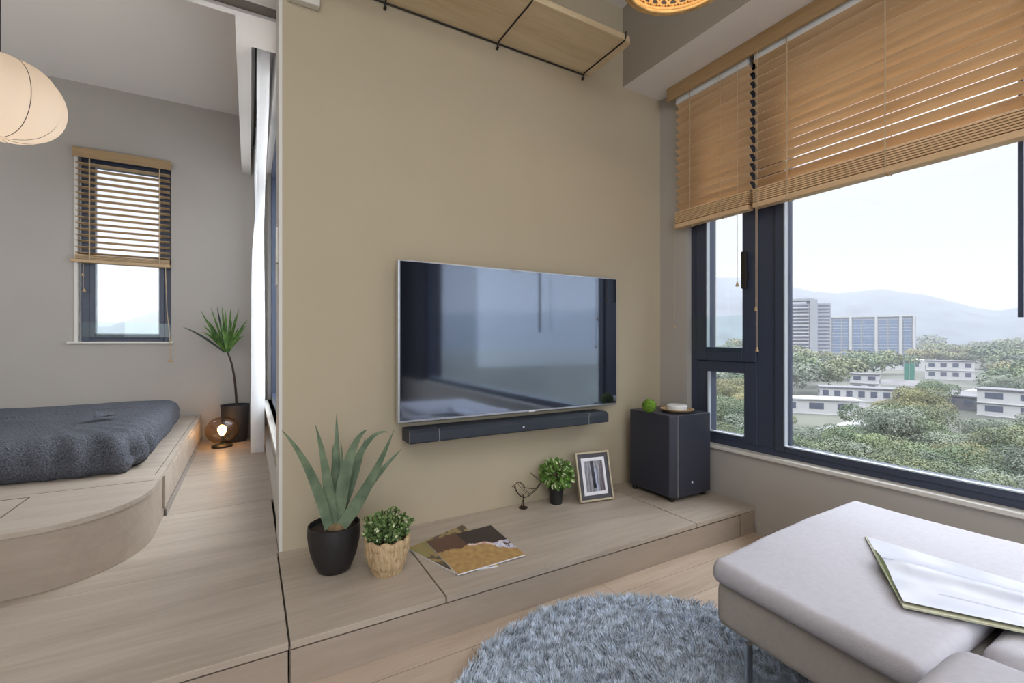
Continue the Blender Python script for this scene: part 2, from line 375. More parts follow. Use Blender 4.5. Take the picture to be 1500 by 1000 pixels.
# window 1: the large living room window
def pane(mb, x, y0, y1, za, zb): mb.box(x, x + .006, y0, y1, za, zb)
W1 = thing('window_1', (2.25, 0, .39), None, None); tag(W1, kind='structure')
fr = MB(); X0, X1 = 2.225, 2.31
def fbox(y0, y1, za, zb, xa=X0, xb=X1): fr.box(xa, xb, y0, y1, za, zb)
fbox(1.745, 1.80, .425, 2.30); fbox(1.30, 1.40, .425, 2.30); fbox(-2.5, 1.80, 2.30, 2.36); fbox(-2.5, 1.80, .380, .425); fbox(1.402, 1.743, .82, .90)
fbox(-2.5, -2.4, .425, 2.30)
fr.build('window_frame', M['frame'], W1, bevel=.003)
s = MB()  # opening casement upper left, with its own sash
for a in ((1.40, 1.475, .845, 2.30), (1.69, 1.755, .845, 2.30), (1.475, 1.69, .845, .92), (1.475, 1.69, 2.23, 2.30)): s.box(2.212, 2.29, *a)
sash = s.build('sash', M['frame'], W1, bevel=.004)
s = MB()
for a in ((1.40, 1.472, .425, .845), (1.68, 1.75, .425, .845), (1.472, 1.68, .425, .455), (1.472, 1.68, .785, .845)): s.box(2.222, 2.29, *a)
s.build('sash', M['frame'], W1, bevel=.004)
s = MB()
for a in ((1.262, 1.31, .42, 2.30), (-2.4, 1.262, .42, .448), (-2.4, 1.262, 2.25, 2.30)): s.box(2.216, 2.29, *a)
s.build('sash', M['frame'], W1, bevel=.004)
s = MB()
for a in ((1.684, 1.690, .92, 2.23), (1.256, 1.262, .448, 2.25), (1.676, 1.682, .455, .785)): s.box(2.212, 2.235, *a)
s.box(2.212, 2.235, 1.475, 1.69, .455, .461); s.box(2.212, 2.235, -2.4, 1.262, .448, .453)
s.build('glazing_bead', M['gasket'], W1)
for y0, y1, za, zb in ((1.475, 1.69, .92, 2.23), (1.472, 1.68, .455, .785), (-2.4, 1.262, .448, 2.25)):
    s = MB(); s.box(2.262, 2.266, y0, y1, za, zb); s.build('pane', M['glass'], W1)
s = MB(); s.box(2.19, 2.212, 1.435, 1.452, 1.27, 1.31); s.box(2.185, 2.20, 1.437, 1.465, 1.22, 1.41)
s.build('window_handle', M['black'], W1, bevel=.004)
s = MB(); s.box(2.20, 2.206, 1.462, 1.775, .895, 1.085); s.build('glass_guard', M['guard'], W1)
s = MB(); s.box(2.20, 2.215, .478, .490, 1.03, 2.3); s.build('stay_bar', M['frame'], W1)

# window 2: the small bedroom window
W2 = thing('window_2', (-.83, 4.64, .95), None, None); tag(W2, kind='structure')
s = MB()
for a in ((-1.10, -1.045, .95, 2.38), (-.60, -.545, .95, 2.38), (-1.045, -.60, .95, .978), (-1.045, -.60, 2.32, 2.38)): s.box(a[0], a[1], 4.625, 4.70, a[2], a[3])
s.build('window_frame', M['frame'], W2, bevel=.003)
s = MB()
for a in ((-1.05, -1.02, .975, 2.32), (-.625, -.595, .975, 2.32), (-1.02, -.625, .975, 1.005), (-1.02, -.625, 2.28, 2.32)): s.box(a[0], a[1], 4.615, 4.68, a[2], a[3])
s.build('sash', M['frame'], W2, bevel=.003)
s = MB()
for a in ((-1.02, -1.010, 1.0, 2.28), (-.632, -.625, 1.0, 2.28), (-1.02, -.625, 1.0, 1.012)): s.box(a[0], a[1], 4.625, 4.64, a[2], a[3])
s.build('glazing_bead', M['gasket'], W2)
MB().box(-1.02, -.625, 4.65, 4.654, 1.005, 2.28).build('pane', M['glass'], W2)
MB().box(-1.095, -.55, 4.603, 4.608, .985, 1.095).build('glass_guard', M['guard'], W2)
MB().box(-1.165, -.53, 4.55, 4.63, .935, .95).build('window_sill', M['bright'], W2, bevel=.003)
MB().box(-1.128, -1.108, 4.575, 4.62, .95, 2.385).build('window_reveal', M['bright'], W2)

# window 3: balcony side window of the bedroom, seen edge on
W3 = thing('window_3', (.2, 3.3, .46), None, None); tag(W3, kind='structure')
s = MB()
for a in ((2.28, 2.34, .46, 2.37), (4.34, 4.40, .46, 2.37), (3.28, 3.36, .46, 2.37), (2.34, 4.34, .46, .52), (2.34, 4.34, 2.31, 2.37)): s.box(.16, .23, *a)
s.build('window_frame', M['frame'], W3, bevel=.003)
for a, b_ in ((2.34, 3.28), (3.36, 4.34)): MB().box(.195, .199, a, b_, .52, 2.31).build('pane', M['glass'], W3)
MB().box(.103, .19, 2.28, 4.40, .44, .46).build('window_sill', M['bright'], W3)
s = MB(); s.box(.095, .102, 2.10, 2.16, 1.18, 1.34); s.box(.092, .10, 2.03, 2.06, 1.26, 1.40); s.build('latch', M['bright'], W3, bevel=.002)

# ================================================================== PLATFORMS
P1 = thing('storage_bench', (1.15, 1.7, 0), 'low oak plinth with lift-up lids running under the television to the window', 'bench')
MB().box(.097, 2.188, 1.405, 1.998, 0, ZB - .022).build('carcass', M['oak_shaded'], P1)
def panel(x0, x1, y0, y1, name, par, z1=ZB, th=.02, m='oak'):
    return MB().box(x0, x1, y0, y1, z1 - th, z1).build(name, M[m], par, bevel=.0015)
panel(.098, .5475, 1.388, 1.998, 'lid', P1); panel(.5525, 1.7475, 1.388, 1.998, 'lid', P1); panel(1.7525, 2.188, 1.388, 1.998, 'lid', P1)
MB().box(.0985, 2.07, 1.392, 1.405, 0, ZB - .026).build('front_panel', M['oak_shaded'], P1, bevel=.001)
MB().box(2.075, 2.188, 1.390, 1.405, 0, ZB - .022).build('end_panel', M['oak_shaded'], P1, bevel=.001)
P2 = thing('raised_floor_deck', (-1.5, 2.0, 0), 'oak deck one step high leading to the bed platform and along the curtain', 'platform')
MB().box(-3.29, .106, 2.002, BY - .002, 0, ZB - .022).build('subfloor', M['dark'], P2)
MB().box(-3.29, .092, 1.405, 2.0, 0, ZB - .022).build('carcass', M['oak_shaded'], P2)
MB().box(-3.29, .0915, 1.392, 1.405, 0, ZB - .026).build('front_panel', M['oak_shaded'], P2, bevel=.001)
panel(-3.29, .093, 1.388, 2.0, 'deck_board', P2); panel(-3.29, .099, 2.0025, 2.69, 'deck_board', P2)
panel(-.338, .108, 2.693, 3.42, 'deck_board', P2); panel(-.338, .108, 3.423, BY - .002, 'deck_board', P2)

# bed platform with rounded corner
ZP = .345
def outline(inset=0, r=.30, xr=-.345, yf=2.05, back=BY - .002, left=-3.28, n=24):
    xr -= inset; yf += inset; r = max(.02, r - inset); pts = [(left, yf)]
    for i in range(n + 1):
        a = -PI / 2 + PI / 2 * i / n; pts.append((xr - r + r * math.cos(a), yf + r * 1.25 + r * 1.25 * math.sin(a)))
    pts += [(xr, back), (left, back)]; return pts
P3 = thing('bed_platform', (-1.5, 3.2, ZB), 'raised oak bed platform with a rounded front corner', 'bed platform')
MB().prism(outline(.004), ZB + .001, ZP - .018).build('riser', M['oak_shaded'], P3, smooth=30)
pt = MB().prism(outline(0), ZP - .018, ZP).build('platform_top', M['oak'], P3, smooth=30)
s = MB(); s.box(-1.9, -.74, 2.480, 2.487, ZP - .001, ZP + .0006)
s.box(-.743, -.738, 2.06, 2.483, ZP - .001, ZP + .0006); s.box(-.74, -.36, 2.52, 2.523, ZP - .001, ZP + .0005)
s.box(-.372, -.369, 2.62, BY - .01, ZP - .001, ZP + .0005)
s.build('panel_joint', plain('panel_joint_brown', (.12, .085, .06, 1), .8), P3)
MB().box(-.345, -.337, 2.70, BY - .01, ZB, ZB + .03).build('skirting_strip', plain('grey_kick', (.30, .27, .24, 1), .5), P3)
MB().box(-.349, -.340, 2.66, BY - .01, ZB + .045, ZP - .02).build('side_panel', M['oak'], P3, bevel=.001)

# ================================================================== BED
def bdisp(p, n):
    k = noise.noise(p * 3.1) * .02 + noise.noise(p * 8) * .008
    d = math.hypot(p.x + .50, (p.y - 2.74) * .8)
    wv = math.sin((math.atan2(p.y - 3.3, p.x + .9)) * 34 + p.z * 9) * .026 * max(0, 1 - d / .42)
    side = max(0, 1 - abs(n.z)) 
    low = max(0, (.42 - p.z)) * .35 * side
    fold = -.02 * math.exp(-((p.y - 3.66 - .1 * math.sin(p.x * 6)) / .035) ** 2) * (1 if n.z > .5 else 0) * max(0, min(1, (-.62 - p.x) * 6))
    return n * (k * (.6 if n.z > .5 else 1) + wv * (side + .25)) + Vector((low * (n.x > 0), -low * .6 * (n.y < 0), fold))
bed = thing('bed', (-1.35, 3.5, ZP), 'mattress under a charcoal wool blanket lying on the oak bed platform', 'bed')
mb = rbox((-1.37, 3.47, ZP + .085), .93, .76, .095, .085, 150, bdisp, nz=20)
for p in mb.v: p.z = max(p.z, ZP + .001)
bl = weld(mb.build('blanket', M['blanket'], bed, smooth=60))
# turned-back flap of the blanket
fl = MB(); rows = []
a0 = at_z(138, 612, .555); a1 = at_z(172, 607, .555)
vs = []; NN = 14
for i in range(NN + 1):
    t_ = i / NN; base = a0.lerp(a1, t_)
    for j in range(6):
        q = j / 5
        vs.append(base + Vector((-.02 * q, .10 * q, .004 + .028 * math.sin(q * PI) * (1 - t_) - .006 * q)))
fl.add(vs, [(i * 6 + j, (i + 1) * 6 + j, (i + 1) * 6 + j + 1, i * 6 + j + 1) for i in range(NN) for j in range(5)])
o = fl.build('blanket_flap', M['blanket'], bed, smooth=60); sm_ = o.modifiers.new('solid', 'SOLIDIFY'); sm_.thickness = .006

# ================================================================== TELEVISION & AUDIO
TV = thing('television', (1.163, 1.95, .6), 'large flat television mounted on the tan wall, screen off and reflecting the window', 'television')
MB().box(.548, 1.776, 1.932, 1.965, .601, 1.300).build('bezel', M['silver'], TV, bevel=.003)
MB().box(.556, 1.768, 1.9295, 1.9315, .612, 1.293).build('screen', M['screen'], TV)
MB().box(.75, 1.58, 1.965, 1.998, .70, 1.2).build('rear_housing', M['potblack'], TV)
MB().box(1.20, 1.235, 1.930, 1.936, .602, .610).build('logo_badge', M['whitedot'], TV)
SB = thing('soundbar', (1.12, 1.92, .52), 'long navy black soundbar mounted on the wall under the television', 'soundbar')
def bar(x0, x1): 
    mb = MB(); yb, yf, zl, zh = 1.975, 1.862, .522, .578
    prof = [(yb, zl), (yf + .006, zl), (yf, zl + .006), (yf, zh - .012), (yf + .016, zh), (yb, zh)]
    n = len(prof); mb.add([(x0, y, z) for y, z in prof] + [(x1, y, z) for y, z in prof], [tuple(range(n)), tuple(range(2 * n - 1, n - 1, -1))] + [(i, (i + 1) % n, n + (i + 1) % n, n + i) for i in range(n)]); return mb
bar(.707, 1.518).build('main_bar', M['grille'], SB, bevel=.002)
bar(.578, .7045).build('end_speaker', M['grille'], SB, bevel=.002); bar(1.5205, 1.655).build('end_speaker', M['grille'], SB, bevel=.004)
for a in ((.7045, .707, 1.860, 1.975), (1.518, 1.5205, 1.860, 1.975), (.5765, .578, 1.862, 1.866)): MB().box(*a, .523, .577).build('trim_line', M['silver'], SB)
q = at_y(767, 625, 1.86); MB().lathe([(.0045, 0), (.0045, .002)], n=16).build('power_light', M['whitedot'], SB, loc=(q.x - SB.location.x, 1.860 - SB.location.y, q.z - SB.location.z), local=True).rotation_euler = (PI / 2, 0, 0)
for x in (.80, 1.45): MB().box(x - .03, x + .03, 1.93, 1.998, .512, .522).build('wall_bracket', M['black'], SB)

SUB = thing('subwoofer', (1.985, 1.77, ZB), 'tall navy black subwoofer cabinet standing at the window end of the oak plinth', 'speaker')
mb = MB(); poly = [(1.853, 1.91), (1.853, 1.635), (1.888, 1.608), (2.138, 1.608), (2.142, 1.612), (2.142, 1.91)]
mb.prism(poly, .155, .572).build('cabinet', M['speaker'], SUB, bevel=.003)
for x, y in ((1.87, 1.89), (1.88, 1.64), (2.12, 1.64), (2.12, 1.89)):
    MB().lathe([(.011, ZB), (.014, .142), (.014, .155)], (x, y, 0), 16).build('foot', M['black'], SUB)
MB().box(1.885, 1.8875, 1.6055, 1.6085, .157, .570).build('edge_line', M['silver'], SUB)
q = at_y(1014, 706, 1.607); s = MB(); s.tube([(q.x, 1.6055, q.z), (q.x, 1.609, q.z)], .0055, 16); s.build('badge', M['whitedot'], SUB)

def moss_disp(p, n): return n * noise.noise(p * 60) * .004
mb = MB(); rr = .036; n1 = 26
c0 = at_z(951, 604, .572); c0 = Vector((c0.x, c0.y, .572 + rr))
prof = [(max(.0005, rr * math.sin(PI * i / n1)), -rr * math.cos(PI * i / n1)) for i in range(n1 + 1)]
mb.lathe(prof, c0, 48, cap=(False, False))
mb.v = [c0 + (p - c0) * (1 + noise.noise(p * 120) * .09) for p in mb.v]
tag(mb.build('moss_ball', M['moss'], smooth=180), 'round green moss ball on the subwoofer cabinet', 'decoration')
pc = at_z(991, 606, .572); pc = Vector((2.005, 1.715, .572))
tag(MB().lathe([(.05, 0), (.078, .006), (.088, .016), (.085, .018), (.074, .009), (.02, .007)], pc, 48).build('wooden_plate', M['plate'], smooth=40), 'round shallow wooden plate on top of the subwoofer', 'plate')
tag(MB().lathe([(.046, .009), (.052, .013), (.053, .032), (.049, .038), (.02, .0395)], pc, 48).build('smart_speaker', M['puck'], smooth=35), 'round white plastic puck sitting on the wooden plate', 'speaker')

# ================================================================== ITEMS ON THE BENCH
def pot_profile(r0, r1, r2, h, t=.004):
    return [(r0, 0), (r0 * 1.06, .004), (r1 * .93, h * .35), (r1, h * .62), (r2, h), (r2 - t, h), (r1 - t * 1.5, h * .62), (r1 * .9 - t, h * .55)]
# aloe
ac = Vector((.266, 1.755, ZB)); AL = thing('potted_aloe', ac, 'tall spiky aloe in a rounded black pot at the left end of the oak plinth', 'plant')
MB().lathe([(.046, 0), (.054, .004), (.066, .028), (.078, .062), (.086, .100), (.090, .135), (.088, .165), (.084, .165), (.085, .135), (.080, .10)], ac, 56).build('pot', M['potblack'], AL, smooth=40)
MB().lathe([(.001, .150), (.04, .152), (.084, .146)], ac, 32, cap=(False, False)).build('soil', M['soil'], AL, smooth=60)
MB().lathe([(.03, .14), (.030, .156), (.020, .166), (.01, .170)], ac + Vector((.004, -.012, 0)), 20).build('root_crown', plain('tan_root', (.20, .13, .07, 1), .8, noise_amt=.4, scale=60), AL, smooth=60)
tips = [((413, 630), 1.70, .9, (455, 690), .021), ((462, 622), 1.72, 1, (478, 690), .022), ((488, 652), 1.86, 1, (488, 715), .015), ((493, 606), 1.80, 1, (493, 690), .023), ((499, 645), 1.74, 1, (501, 710), .016),
        ((538, 629), 1.72, 1, (512, 668), .026), ((535, 641), 1.82, 1, (522, 690), .018), ((570, 633), 1.84, 1, (530, 655), .017), ((577, 630), 1.66, 1, (540, 710), .026), ((588, 658), 1.74, 1, (545, 705), .019)]
for k, ((tx, ty), yy, _, (mx_, my_), wd) in enumerate(tips):
    tip = at_y(tx, ty, yy); mid = at_y(mx_, my_, (yy + ac.y) / 2)
    st = ac + Vector(((tx - 495) * .00022, (yy - ac.y) * .25, .155))
    pts = bez(st, mid + (mid - (st + tip) / 2) * .8, tip, 14)
    wds = [wd * .80 * (1 - (i / 14) ** 1.6) * (.92 + .25 * min(1, i / 4)) + .0008 for i in range(15)]
    view = Vector((-.3, -1, .35))
    MB().leaf(pts, wds, up=view, fold=.35, thick=.18).build('leaf', M['aloe'], AL, smooth=70)
# boxwood in woven pot
bc = Vector((.428, 1.648, ZB)); BX = thing('potted_boxwood', bc, 'small leafy green shrub in a woven palm-fibre pot beside the aloe', 'plant')
mb = MB(); prof = pot_profile(.050, .070, .078, .125, .006); mb.lathe(prof, bc, 96)
def wv_(p):
    d = p - bc; a = math.atan2(d.y, d.x); rad = math.hypot(d.x, d.y)
    if rad < .03: return p
    k = 1 + .030 * math.sin(a * 12 + d.z * 110) * math.sin(a * 12 - d.z * 60) + .03 * noise.noise(Vector((a * 6, d.z * 60, 0)))
    return Vector((bc.x + d.x * k, bc.y + d.y * k, p.z + (.004 * math.sin(a * 9) if d.z > .1 else 0)))
bmz = MB(); nz = 26; pr = []
for i in range(nz + 1):
    h = .125 * i / nz; pr.append((.050 + (.078 - .050) * (1 - (1 - i / nz) ** 2.2), h))
bmz.lathe(pr, bc, 120, cap=(True, False)); bmz.lathe([(.078, .125), (.071, .125), (.068, .10)], bc, 120, cap=(False, True)); bmz.v = [wv_(p) for p in bmz.v]
bmz.build('woven_pot', M['wicker'], BX, smooth=50)
def leaf_quads(mb, c, d, L, wd, mi=0):
    d = d.normalized(); s_ = d.cross(Vector((random.uniform(-1, 1), random.uniform(-1, 1), random.uniform(-.3, 1)))).normalized()
    mb.add([c, c + d * L * .5 + s_ * wd, c + d * L, c + d * L * .5 - s_ * wd], [(0, 1, 2, 3)], mi)
R = random.Random(3)
lf = MB(); stm = MB()
for k in range(95):
    a = R.uniform(0, 2 * PI); rr = .068 * math.sqrt(R.random()); p0 = bc + Vector((math.cos(a) * rr * .8, math.sin(a) * rr * .8, .105))
    p1 = bc + Vector((math.cos(a) * rr * 1.28, math.sin(a) * rr * 1.28, .175 + R.uniform(-.02, .045) - rr * .35))
    stm.tube([p0, p1], .0011, 5)
    for j in range(9):
        c = p0.lerp(p1, .25 + .75 * j / 8)
        for q in range(3): leaf_quads(lf, c, Vector((R.uniform(-1, 1), R.uniform(-1, 1), R.uniform(-.2, 1))), R.uniform(.011, .017), .0048, 1 if R.random() < .10 else 0)
lf.build('foliage', [M['green'], M['cream']], BX); stm.build('stems', M['bark'], BX)

# variegated ball plant
vc = Vector((1.352, 1.915, ZB)); VP = thing('potted_variegated_plant', vc, 'dome of cream and green leaves in a tiny black pot beside the picture frame', 'plant')
MB().lathe([(.030, 0), (.038, .074), (.041, .074), (.041, .082), (.037, .082), (.035, .06)], vc, 32).build('pot', M['potblack'], VP, smooth=40)
lf = MB(); cc = vc + Vector((.004, 0, .15))
for k in range(420):
    d = Vector((R.gauss(0, 1), R.gauss(0, 1), R.gauss(.15, .9))).normalized(); c = cc + Vector((d.x * .078, d.y * .078, d.z * .066)) * R.uniform(.72, 1)
    if c.z < vc.z + .078: continue
    tdir = (d + Vector((R.gauss(0, .5), R.gauss(0, .5), R.gauss(-.2, .5)))).normalized(); s_ = tdir.cross(d); s_ = s_.normalized() if s_.length > .1 else Vector((0, 0, 1))
    L = R.uniform(.018, .03); wd = L * .38
    p = [c, c + tdir * L * .3 + s_ * wd, c + tdir * L * .75 + s_ * wd * .8, c + tdir * L, c + tdir * L * .75 - s_ * wd * .8, c + tdir * L * .3 - s_ * wd]
    lf.add(p, [(0, 1, 2, 3, 4, 5)])
    if R.random() < .40:
        e_ = d * .0012; lf.add([p[0] + e_, p[1] + e_, p[2] + e_, p[3] + e_, (p[2] * .62 + p[4] * .38) + e_, (p[1] * .62 + p[5] * .38) + e_], [(0, 1, 5), (1, 2, 4, 5), (2, 3, 4)], 1)
lf.build('foliage', [M['varieg'], M['cream']], VP)
MB().tube([vc + Vector((0, 0, .05)), cc], .006, 8).build('stem', M['bark'], VP)

# picture frame (leaning back on its stand)
bl_, br_ = Vector((1.449, 1.852, ZB)), Vector((1.643, 1.820, ZB))
xa = (br_ - bl_).normalized(); tilt = math.radians(14)
nb = Vector((-xa.y, xa.x, 0)); za = (Vector((0, 0, 1)) * math.cos(tilt) + nb * math.sin(tilt)).normalized(); ya = za.cross(xa)
FM = Matrix((( xa.x, ya.x, za.x, bl_.x), (xa.y, ya.y, za.y, bl_.y), (xa.z, ya.z, za.z, bl_.z + .003), (0, 0, 0, 1)))
PF = thing('picture_frame', (1.546, 1.84, ZB), 'champagne picture frame with a dark inner border and a grey striped print', 'picture frame')
Wf, Hf = .197, .245
s = MB(); t_ = .009
for a in ((0, t_, 0, Hf), (Wf - t_, Wf, 0, Hf), (t_, Wf - t_, 0, t_), (t_, Wf - t_, Hf - t_, Hf)): s.box(a[0], a[1], -.018, .0, a[2], a[3], mat=FM)
s.build('frame', M['goldframe'], PF, bevel=.0015)
s = MB(); s.box(t_, Wf - t_, -.012, -.003, t_, Hf - t_, mat=FM); s.build('inner_border', M['slate'], PF)
s = MB(); s.box(.030, Wf - .030, -.0135, -.012, .030, Hf - .030, mat=FM); s.build('mount', M['mat'], PF)
def painted_grid(nx, ny, fn, P):
    """P(u,v)->Vector, fn(u,v)->rgb; returns mesh builder + colours"""
    mb = MB(); mb.add([P(i / nx, j / ny) for j in range(ny + 1) for i in range(nx + 1)], [(j * (nx + 1) + i, j * (nx + 1) + i + 1, (j + 1) * (nx + 1) + i + 1, (j + 1) * (nx + 1) + i) for j in range(ny) for i in range(nx)])
    return mb, [fn(i / nx, j / ny) for j in range(ny + 1) for i in range(nx + 1)]
def color_attr(o, cols):
    at = o.data.color_attributes.new('print', 'FLOAT_COLOR', 'POINT')
    for i, c in enumerate(cols): at.data[i].color = (c[0], c[1], c[2], 1)
def s3(r, g, b): return srgb(r, g, b)[:3]
def photo_fn(u, v):
    g = .5 + .5 * math.sin(u * 46 + 4 * noise.noise(Vector((u * 3, v * 2.5, 0)))); g = .25 + .5 * g * (.6 + .4 * noise.noise(Vector((u * 30, v * 9, 1))))
    c = (g * .62, g * .62, g * .70)
    xl = .33 + .06 * (1 - v)
    if xl < u < xl + .17 and v > .12: c = (.015, .013, .02)
    if xl + .17 < u < xl + .26 and v < .75: c = (.42, .48, .66)
    if u > .75 + .1 * v: c = (c[0] * .55, c[1] * .45, c[2] * .45)
    return c
mb, cl = painted_grid(44, 66, photo_fn, lambda u, v: FM @ Vector((.044 + u * (Wf - .088), -.0142, .046 + v * (Hf - .092))))
color_attr(mb.build('print', M['photo'], PF), cl)
s = MB(); s.tube([FM @ Vector((Wf / 2, 0, Hf * .6)), Vector(((bl_.x + br_.x) / 2, 1.93, ZB + .002))], .004, 6); s.build('easel_leg', M['black'], PF)

# bird wire sculpture
bd = Vector((1.172, 1.94, ZB)); BD = thing('bird_sculpture', bd, 'small bronze wire bird with a raised tail standing near the television wall', 'sculpture')
def bp(px, py, yo=0): return at_y(px, py, bd.y + yo)
MB().lathe([(.022, 0), (.023, .003), (.008, .006)], bd, 24).build('base', M['bronze'], BD, smooth=40)
s = MB(); s.tube([bd + Vector((0, 0, .004)), bp(767, 732), bp(766, 724)], .0028, 8); s.tube([bp(766, 732), bp(763, 742)], .002, 6); s.build('leg', M['bronze'], BD)
s = MB()
outl = [(750, 713), (753, 711), (757, 707), (762, 706), (766, 709), (769, 714), (776, 715), (784, 716), (789, 710), (793, 706), (786, 700), (777, 692)]
s.tube([bp(*q) for q in outl], .0020, 6)
s.tube([bp(*q) for q in [(793, 706), (787, 715), (780, 722), (773, 727), (767, 729), (762, 726), (757, 721), (754, 715), (753, 711)]], .0022, 6)
for yo in (-.018, .018):
    s.tube([bp(755, 712), bp(757, 720, yo), bp(764, 727, yo * .6), bp(768, 729)], .0014, 6)
    s.tube([bp(762, 706), bp(768, 716, yo), bp(776, 723, yo * .8), bp(784, 716)], .0014, 6)
    s.tube([bp(758, 708), bp(763, 714, yo), bp(770, 722, yo), bp(775, 725)], .0012, 6)
s.build('wire_body', M['bronze'], BD, smooth=60)

# magazines on the bench
def quad_mag(name, corners, z, fn, label, cat, th=.004, nx=64, ny=48):
    A, B, C_, D_ = [at_z(px, py, z + th) for px, py in corners]   # A near-left, B near-right, C far-right, D far-left
    P = lambda u, v: (A * (1 - u) + B * u) * (1 - v) + (D_ * (1 - u) + C_ * u) * v
    cen = P(.5, .5); root = thing(name, (cen.x, cen.y, z), label, cat)
    s = MB(); s.add([P(0, 0), P(1, 0), P(1, 1), P(0, 1)] + [Vector((q.x, q.y, z)) for q in (P(0, 0), P(1, 0), P(1, 1), P(0, 1))],
                    [(0, 1, 2, 3), (7, 6, 5, 4), (0, 4, 5, 1), (1, 5, 6, 2), (2, 6, 7, 3), (3, 7, 4, 0)])
    s.build('pages', M['paper'], root)
    mb, cl = painted_grid(nx, ny, fn, lambda u, v: P(u, v) + Vector((0, 0, .0006)))
    o = mb.build('cover', M['print'], root); color_attr(o, cl); return root
def mix(a, b_, t_): t_ = max(0, min(1, t_)); return tuple(x * (1 - t_) + y * t_ for x, y in zip(a, b_))
def cover_front(u, v):   # ochre lower half, umber upper left, dark upper right with pink and pale blue swirls
    n_ = noise.noise(Vector((u * 5, v * 5, 0))) * .12; n2 = noise.noise(Vector((u * 14, v * 14, 3)))
    c = mix(s3(190, 156, 100), s3(166, 132, 84), .5 + n2)
    edge = .62 + n_ - .45 * max(0, u - .45)
    if v > edge - .02 + .05 * n2: c = s3(92, 62, 50) if u < .45 else s3(42, 32, 36)
    if u < .45 and v > edge and (v * 12) % 1 > .75: c = s3(128, 92, 70)
    if u > .45:
        band = v - (edge - .04)
        if 0 < band < .07: c = mix(s3(205, 150, 140), s3(240, 225, 220), .5 + 1.5 * n2)
        if u > .78 and v < .5 and band > -.1: c = mix(s3(190, 190, 220), s3(240, 240, 250), .5 + 2 * n2)
        if u > .9 and .25 < v < .45 and n2 > 0: c = s3(90, 60, 50)
    if u < .5 and .50 < v < .515: c = s3(120, 85, 60)
    return c
def cover_back(u, v):
    n2 = noise.noise(Vector((u * 9, v * 9, 8)))
    c = s3(88, 74, 62)
    if v > .62 + n2 * .1 and u < .4: c = s3(150, 140, 90)
    if n2 > .12: c = s3(160, 140, 92)
    if v < .12: c = mix(s3(215, 195, 130), s3(60, 50, 40), .5 + 2 * n2)
    return c
quad_mag('magazine', [(666, 838), (730, 828), (679, 768), (597, 803)], ZB, cover_back, 'brown patterned magazine half covered by the ochre one on the oak plinth', 'magazine')
quad_mag('magazine', [(671, 841), (769, 812), (719, 769), (624, 793)], ZB + .0048, cover_front, 'ochre and dark brown magazine lying on top of another on the oak plinth', 'magazine')

# ================================================================== SHELF, WALL BOX
SH = thing('wall_shelf', (1.2, 2.0, 2.41), 'pale wooden shelf high on the tan wall on thin black rod brackets', 'shelf')
sh = MB(); yo_, xr_ = 1.665, 1.632; rr = .03; poly = [(.1, 1.998), (.1, yo_)] + [(xr_ - rr + rr * math.sin(a), yo_ + rr - rr * math.cos(a)) for a in [i * PI / 16 for i in range(9)]] + [(xr_, 1.998)]
sh.prism(poly, 2.412, 2.44).build('board', M['shelfwood'], SH, bevel=.002)
for x in (.508, 1.055, 1.583):
    s = MB(); s.tube([(x, 1.99, 2.385), (x, 1.985, 2.405), (x, 1.97, 2.409), (x, 1.69, 2.409), (x, 1.668, 2.412), (x, 1.660, 2.422), (x, 1.660, 2.448)], .0035, 8)
    s.tube([(x, 1.996, 2.385), (x, 1.984, 2.385)], .007, 10); s.build('bracket', M['black'], SH, smooth=60)
MB().tube([(.1, 1.992, 2.408), (1.583, 1.992, 2.408)], .0035, 8).build('rail', M['black'], SH)
tag(MB().box(.13, .245, 1.965, 1.999, 2.28, 2.6).build('wall_box', M['bright'], bevel=.004), 'white box high on the tan wall at its left end', 'wall box')

# ================================================================== BLINDS
def slat_mb(axis, a0, a1, c, z0, n, pitch, wdt, tilt, th=.0032):
    mb = MB()
    for k in range(n):
        z = z0 + pitch * k; sn, cn = math.sin(tilt), math.cos(tilt)
        prof = []
        for uu, vv in ((-wdt / 2, -th / 2), (-wdt / 4, -th / 2 + .0022), (0, -th / 2 + .003), (wdt / 4, -th / 2 + .0022), (wdt / 2, -th / 2), (wdt / 2, th / 2), (wdt / 4, th / 2 + .0022), (0, th / 2 + .003), (-wdt / 4, th / 2 + .0022), (-wdt / 2, th / 2)):
            prof.append((uu * cn + vv * sn, -uu * sn + vv * cn))     # uu<0 = room side edge, raised by a positive tilt
        m_ = len(prof)
        jit = random.uniform(-.0008, .0008)
        if axis == 'Y': vs = [(c + p[0], a0, z + p[1] + jit) for p in prof] + [(c + p[0], a1, z + p[1] + jit) for p in prof]
        else: vs = [(a0, c + p[0], z + p[1]) for p in prof] + [(a1, c + p[0], z + p[1]) for p in prof]
        mb.add(vs, [tuple(range(m_)), tuple(range(2 * m_ - 1, m_ - 1, -1))] + [(i, (i + 1) % m_, m_ + (i + 1) % m_, m_ + i) for i in range(m_)])
    return mb
def tassel(par, p, m='tassel', r=.008, h=.022):
    MB().lathe([(r * .45, h), (r * .6, h * .6), (r, .002), (r * .9, 0)], p - Vector((0, 0, h)), 14).build('tassel', M[m], par, smooth=40)
